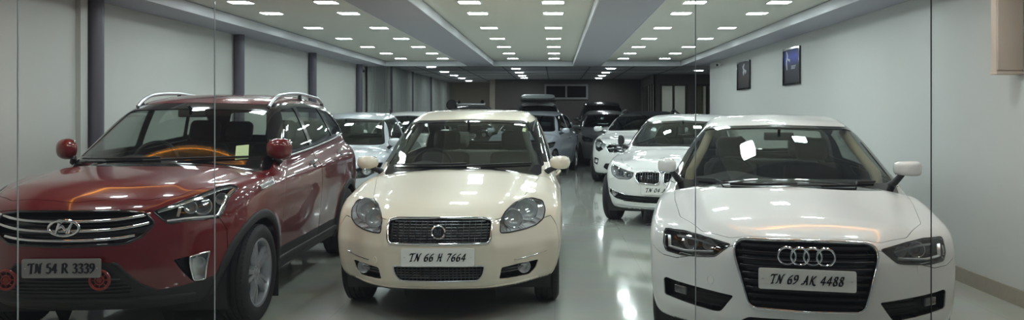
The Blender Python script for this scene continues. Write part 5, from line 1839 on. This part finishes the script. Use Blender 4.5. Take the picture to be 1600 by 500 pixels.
def white_twin_grille():
    p = mini(4.62, 1.81, 1.44, .74, 1.28, .965, 2.12, 1.345, 3.45, .95, 'sedan', .32, .80, 2.81,
             [(0, 0), (.25, .02), (.42, .08), (.58, .19), (.72, .35), (.80, .46), (.86, .58), (.905, .8)])
    p['at'] = (1.335, 9.62, R(17)); p['hood'] = .72
    p['ext'] = lambda ax, y: .014 * (1 - sstep(.40, .52, ax - .12 * np.clip(y, 0, 1.2))) * sstep(.1, .4, y) * (1 - sstep(1.1, 1.3, y))
    p['bumper'] = [(-.4, .05), (.50, .05), (.50, .60), (.38, .575), (.10, .70), (-.4, .72)]
    root, sh = start(p, .026, 'white sedan with a twin kidney-shaped grille, behind the ringed white sedan')
    glazing(sh, p)
    head = rnd([(.37, .69), (.50, .715), (.68, .755), (.745, .765), (.755, .725), (.70, .64), (.60, .600), (.44, .605), (.385, .635)], .015, 2)
    kid = rnd([(.022, .705), (.24, .71), (.335, .695), (.35, .65), (.31, .57), (.07, .555), (.026, .575)], .03, 3)
    low = rnd(sym([(0, .40), (.50, .405), (.66, .43), (.76, .455), (.765, .405), (.66, .34), (.50, .315), (0, .31)]), .015, 2)
    for k, P in ((1, kid), (-1, flip(kid))): sh.cut(P, (0, 2), 'kid', ('body',), FRONT + [(0, 0, 2) if k > 0 else (0, -2, 0)])
    sh.cut(low, (0, 2), 'lowgrille', ('body',), FRONT)
    lamp_cut(sh, head, 'head')
    panels(sh, p)
    pm = paint('alpine_white_paint', (.74, .75, .74), rough=.4)
    skin(sh, root, p, pm, M['int'], M['blk'], M['gblk'], M['glass'], M['dglass'])
    for sg in (1, -1):
        q = kid if sg > 0 else flip(kid)
        g = sh.recess(('kid',), 'kidney_grille', M['gblk'], root, (0, .06, 0), sg)
        sh.ribbon(sh.on_front(dens(q, .03)), .020, .014, 'grille_frame', M['chrome'], g, True)
        xs = [a for a, _ in q]
        bars(sh, g, inset(q, .006), np.linspace(min(xs) + .03, max(xs) - .03, 9), .012, .012, M['lampdk'], -.012, 'grille_bar')
        hp = lamp(sh, root, head, 'headlamp', 'head', .11, M['lampin'], sg, .4, .86, (.008, .003, M['gblk']))
        for x, r in ((.48, .048), (.61, .056)):
            e = scan(head, x, 0)
            P = sh.on_front([(x, (e[0] + e[1]) / 2 - .006)])[0] * np.array((sg, 1, 1))
            bowl(P + np.array((-sg * .02, .04, 0)), r, .05, (sg * .3, -1, .03), M['lampin'], hp, 'reflector', M['bulb'], M['satin'])
        P = sh.on_front([(.66, .415)])[0] * np.array((sg, 1, 1))
        bowl(P + np.array((0, .005, 0)), .04, .03, (sg * .35, -1, 0), M['lampin'], root, 'fog_lamp', M['lens'], M['satin'])
        P = sh.on_front(line([(.76, .462), (.66, .438), (.50, .412), (.42, .408)], .04)) * np.array((sg, 1, 1))
        sh.ribbon(P, .014, .012, 'chrome_strip', M['chrome'], root)
    lg = sh.recess(('lowgrille',), 'lower_grille', M['blk'], root, (0, .06, 0))
    slats(sh, lg, low, [.335, .36, .385], .008, .006, M['blk'], -.015, one=True)
    sh.ribbon(sh.on_front(line([(-.62, .262), (0, .258), (.62, .262)], .05)), .03, .01, 'bumper_lip', M['satin'], root)
    # roundel
    c = sh.on_top([(0, .085)])[0]; n = sh.norm([c])[0]
    c = c + n * .002
    u = np.array((1., 0, 0)); v = np.cross(n, u)
    mb = MB().lathe([(0, .041), (.004, .041), (.005, .033), (.004, .026), (.004, .0)], c, n, 32)
    b = mb.build('front_badge', M['gblk'], root)
    MB().tube([c + n * .004 + q for q in ringpts(n, .041)], .0022, 6, True).build('badge_ring', M['chrome'], b)
    for k in range(4):
        V = [c + n * .0056] + [c + n * .0056 + .027 * (math.cos(a) * u + math.sin(a) * v) for a in np.linspace(k * math.pi / 2, (k + 1) * math.pi / 2, 9)]
        V2 = [q - n * .002 for q in V]
        m_ = len(V)
        F = [tuple(range(m_)), tuple(range(2 * m_ - 1, m_ - 1, -1))] + [(i, i + m_, (i + 1) % m_ + m_, (i + 1) % m_) for i in range(m_)]
        mk('badge_quarter', V + V2, F, M['blue'] if k % 2 else M['badge'], b, False)
    y0 = float(sh.on_front([(0, .47)])[0][1])
    pl = number_plate(root, 'TN 04 A', y0 - .02, .485, .50, .115, 0, .26, .26, .12, .50, .42)
    for ch in pl.children:
        if ch.name.startswith('lettering'): ch.location.x = -.075
    cabin(root, p, M['int'], M['int'])
    wipers(sh, root, [[(-.60, .985), (-.2, .985), (.05, .985)]])
    mirrors(root, sh, (.86, 1.60, 1.05), (.10, .09, .17), M['blk'], turn=(.3, -.1))
    wheels(root, p, .885, .22, 'vee', 7, M['alloy'])
    return root, sh


white_twin_grille()

silver = paint('silver_paint', (.52, .57, .64), .45, .12, .34)
pale = paint('pale_silver_paint', (.56, .60, .64), .45, .08, .36)
white = paint('solid_white_paint', (.74, .75, .73), rough=.4)
grey = paint('dark_grey_paint', (.17, .17, .175), .4, .1, .35)
black = paint('black_paint', (.012, .012, .014), .0, .0, .3)

p = mini(4.45, 1.70, 1.47, .735, 1.18, .99, 1.98, 1.375, 3.25, .975, 'sedan', .305, .85, 2.6)
p['at'] = (-3.16, 9.72, 0.); p['hood'] = .72
rt, sh = small_car(p, .03, 'pale silver sedan between the red SUV and the cream sedan, second row', pale, 1.70, M['seatg'], 'glass', glassm='glass', style='vee', mirror=(.83, 1.45, 1.03))

p = mini(4.2, 1.69, 1.49, .76, 1.05, 1.02, 1.85, 1.40, 3.6, 1.0, 'hatch', .30, .82, 2.52)
p['at'] = (-3.2, 14.9, 0.); p['hood'] = .74
rt, sh = small_car(p, .04, 'white hatchback of which only the roof shows, behind the pale silver sedan', white, 1.69)
c = sh.on_top([(-.45, 2.2)])[0]
MB().tube([c - np.array((0, 0, .01)), c + np.array((-.03, .03, .09))], [.014, .006], 8).build('roof_aerial', M['blk'], rt)

p = mini(3.97, 1.68, 1.50, .77, 1.02, 1.02, 1.82, 1.41, 3.45, 1.0, 'hatch', .305, .80, 2.47)
p['at'] = (-.92, 16.6, R(12)); p['hood'] = .75
small_car(p, .03, 'silver hatchback seen past the right side of the cream sedan', silver, 1.68, style='five',
          fog=rnd([(.52, .43), (.68, .44), (.67, .33), (.54, .31)], .02, 2), mirror=(.90, 1.38, 1.05))

p = mini(4.42, 1.80, 1.50, .84, 1.15, 1.06, 1.98, 1.42, 3.6, 1.03, 'hatch', .345, .86, 2.70,
         [(0, 0), (.25, .02), (.42, .07), (.58, .17), (.72, .32), (.80, .46), (.86, .60), (.90, .8)])
p['at'] = (1.42, 15.4, R(17)); p['hood'] = .84; p['arch'] = .40
rt, sh = small_car(p, .03, 'white crossover with black roof and large star in its grille', white, 1.80,
                   head=[(.42, .80), (.62, .90), (.74, .93), (.76, .86), (.70, .70), (.60, .655), (.48, .72)],
                   grille=[(0, .83), (.36, .82), (.43, .76), (.36, .655), (0, .64)], zp=.53, slat=3, rails=True, black_roof=True,
                   low=[(0, .44), (.44, .43), (.50, .34), (.42, .29), (0, .285)],
                   fog=rnd([(.60, .52), (.74, .54), (.76, .42), (.64, .38)], .02, 2), mirror=(.95, 1.55, 1.10))
c = sh.on_front([(0, .735)])[0] + np.array((0, -.025, 0))
mb = MB().tube([c + q for q in ringpts((0, -1, 0), .085, 36)], .009, 8, True)
for k in range(3):
    a = math.pi / 2 + k * 2 * math.pi / 3
    mb.tube([c, c + .085 * np.array((math.cos(a), 0, math.sin(a)))], [.016, .004], 6)
mb.build('star_badge', M['chrome'], rt)

p = mini(3.9, 1.68, 1.53, .80, 1.0, 1.04, 1.80, 1.43, 3.35, 1.0, 'hatch', .30, .80, 2.45)
p['at'] = (1.48, 20.6, 0.); p['hood'] = .78
small_car(p, .04, 'dark grey hatchback with a black grille, between the silver hatchback and white crossover', grey, 1.68, bowls=False)

p = mini(4.4, 1.82, 1.86, .98, 1.2, 1.22, 1.85, 1.74, 3.9, 1.18, 'suv', .36, .88, 2.68)
p['at'] = (1.66, 24.85, 0.); p['hood'] = .96
small_car(p, .045, 'tall black SUV with roof rails, behind the dark grey hatchback', black, 1.82, rails='black')

p = mini(4.3, 1.70, 1.80, .95, 1.15, 1.18, 1.80, 1.68, 3.85, 1.14, 'suv', .35, .86, 2.62)
p['at'] = (-.50, 20.95, 0.); p['hood'] = .93
rt, sh = small_car(p, .04, 'white SUV carrying a flat grey roof box, at the back of the showroom', white, 1.70)
zr = float(sh.on_top([(0, 2.6)])[0][2])
# roof box: rests on two bars, lifts off
V = []; F = []
for i, (y, k) in enumerate(((-.72, .5), (-.66, .85), (-.5, 1), (0, 1.), (.5, 1), (.66, .85), (.72, .5))):
    for j in range(16):
        a = 2 * math.pi * j / 16
        V.append((math.copysign(abs(math.cos(a)) ** .45, math.cos(a)) * .50 * (.86 + .14 * k), y, math.copysign(abs(math.sin(a)) ** .6, math.sin(a)) * .085 * k + .125))
for i in range(6):
    for j in range(16): F.append((i * 16 + j, i * 16 + (j + 1) % 16, (i + 1) * 16 + (j + 1) % 16, (i + 1) * 16 + j))
F += [tuple(range(16)), tuple(96 + j for j in range(16))]
V, F = fixn(V, F)
bx = empty('roof_box', (-.50, 20.95 + 2.35, zr), 0)
tag(bx, 'flat pale grey roof box strapped on top of the white SUV', 'roof box')
mk('box_shell', V, F, mat('roof_box_grey', (.42, .47, .47), .35, noise=.04), bx, angle=50)
for y in (-.4, .4): MB().box(-.52, .52, y - .025, y + .025, -.02, .05).build('cross_bar', M['blk'], bx)
for y in (-.3, .3): MB().box(-.47, .47, y - .015, y + .015, .205, .214).build('strap', M['blk'], bx)

p = mini(4.2, 1.74, 1.66, .95, 1.1, 1.16, 1.70, 1.56, 3.7, 1.12, 'suv', .36, .82, 2.55)
p['at'] = (-2.44, 20.1, 0.); p['hood'] = .93
rt, sh = small_car(p, .04, 'black off-roader with a silver light bar on its roof', black, 1.74)
zr = float(sh.on_top([(0, 2.2)])[0][2])
mb = MB().rbox((.02, 2.0, zr + .05), (.84, .10, .10), .03, 3)
mb.build('light_bar', M['satin'], rt)
for x in (-.32, .36):
    MB().lathe([(0, 0), (0, .05), (.06, .05), (.07, .03), (.07, 0)], (x, 1.98, zr + .12), (0, -1, .1), 16).build('spot_lamp', M['blk'], rt)
MB().lathe([(0, 0), (0, .10), (.03, .15), (.09, .155), (.12, .13), (.12, 0)], (-.53, 2.1, zr + .02), (0, -1, .15), 28).build('wheel_cover', M['blk'], rt)
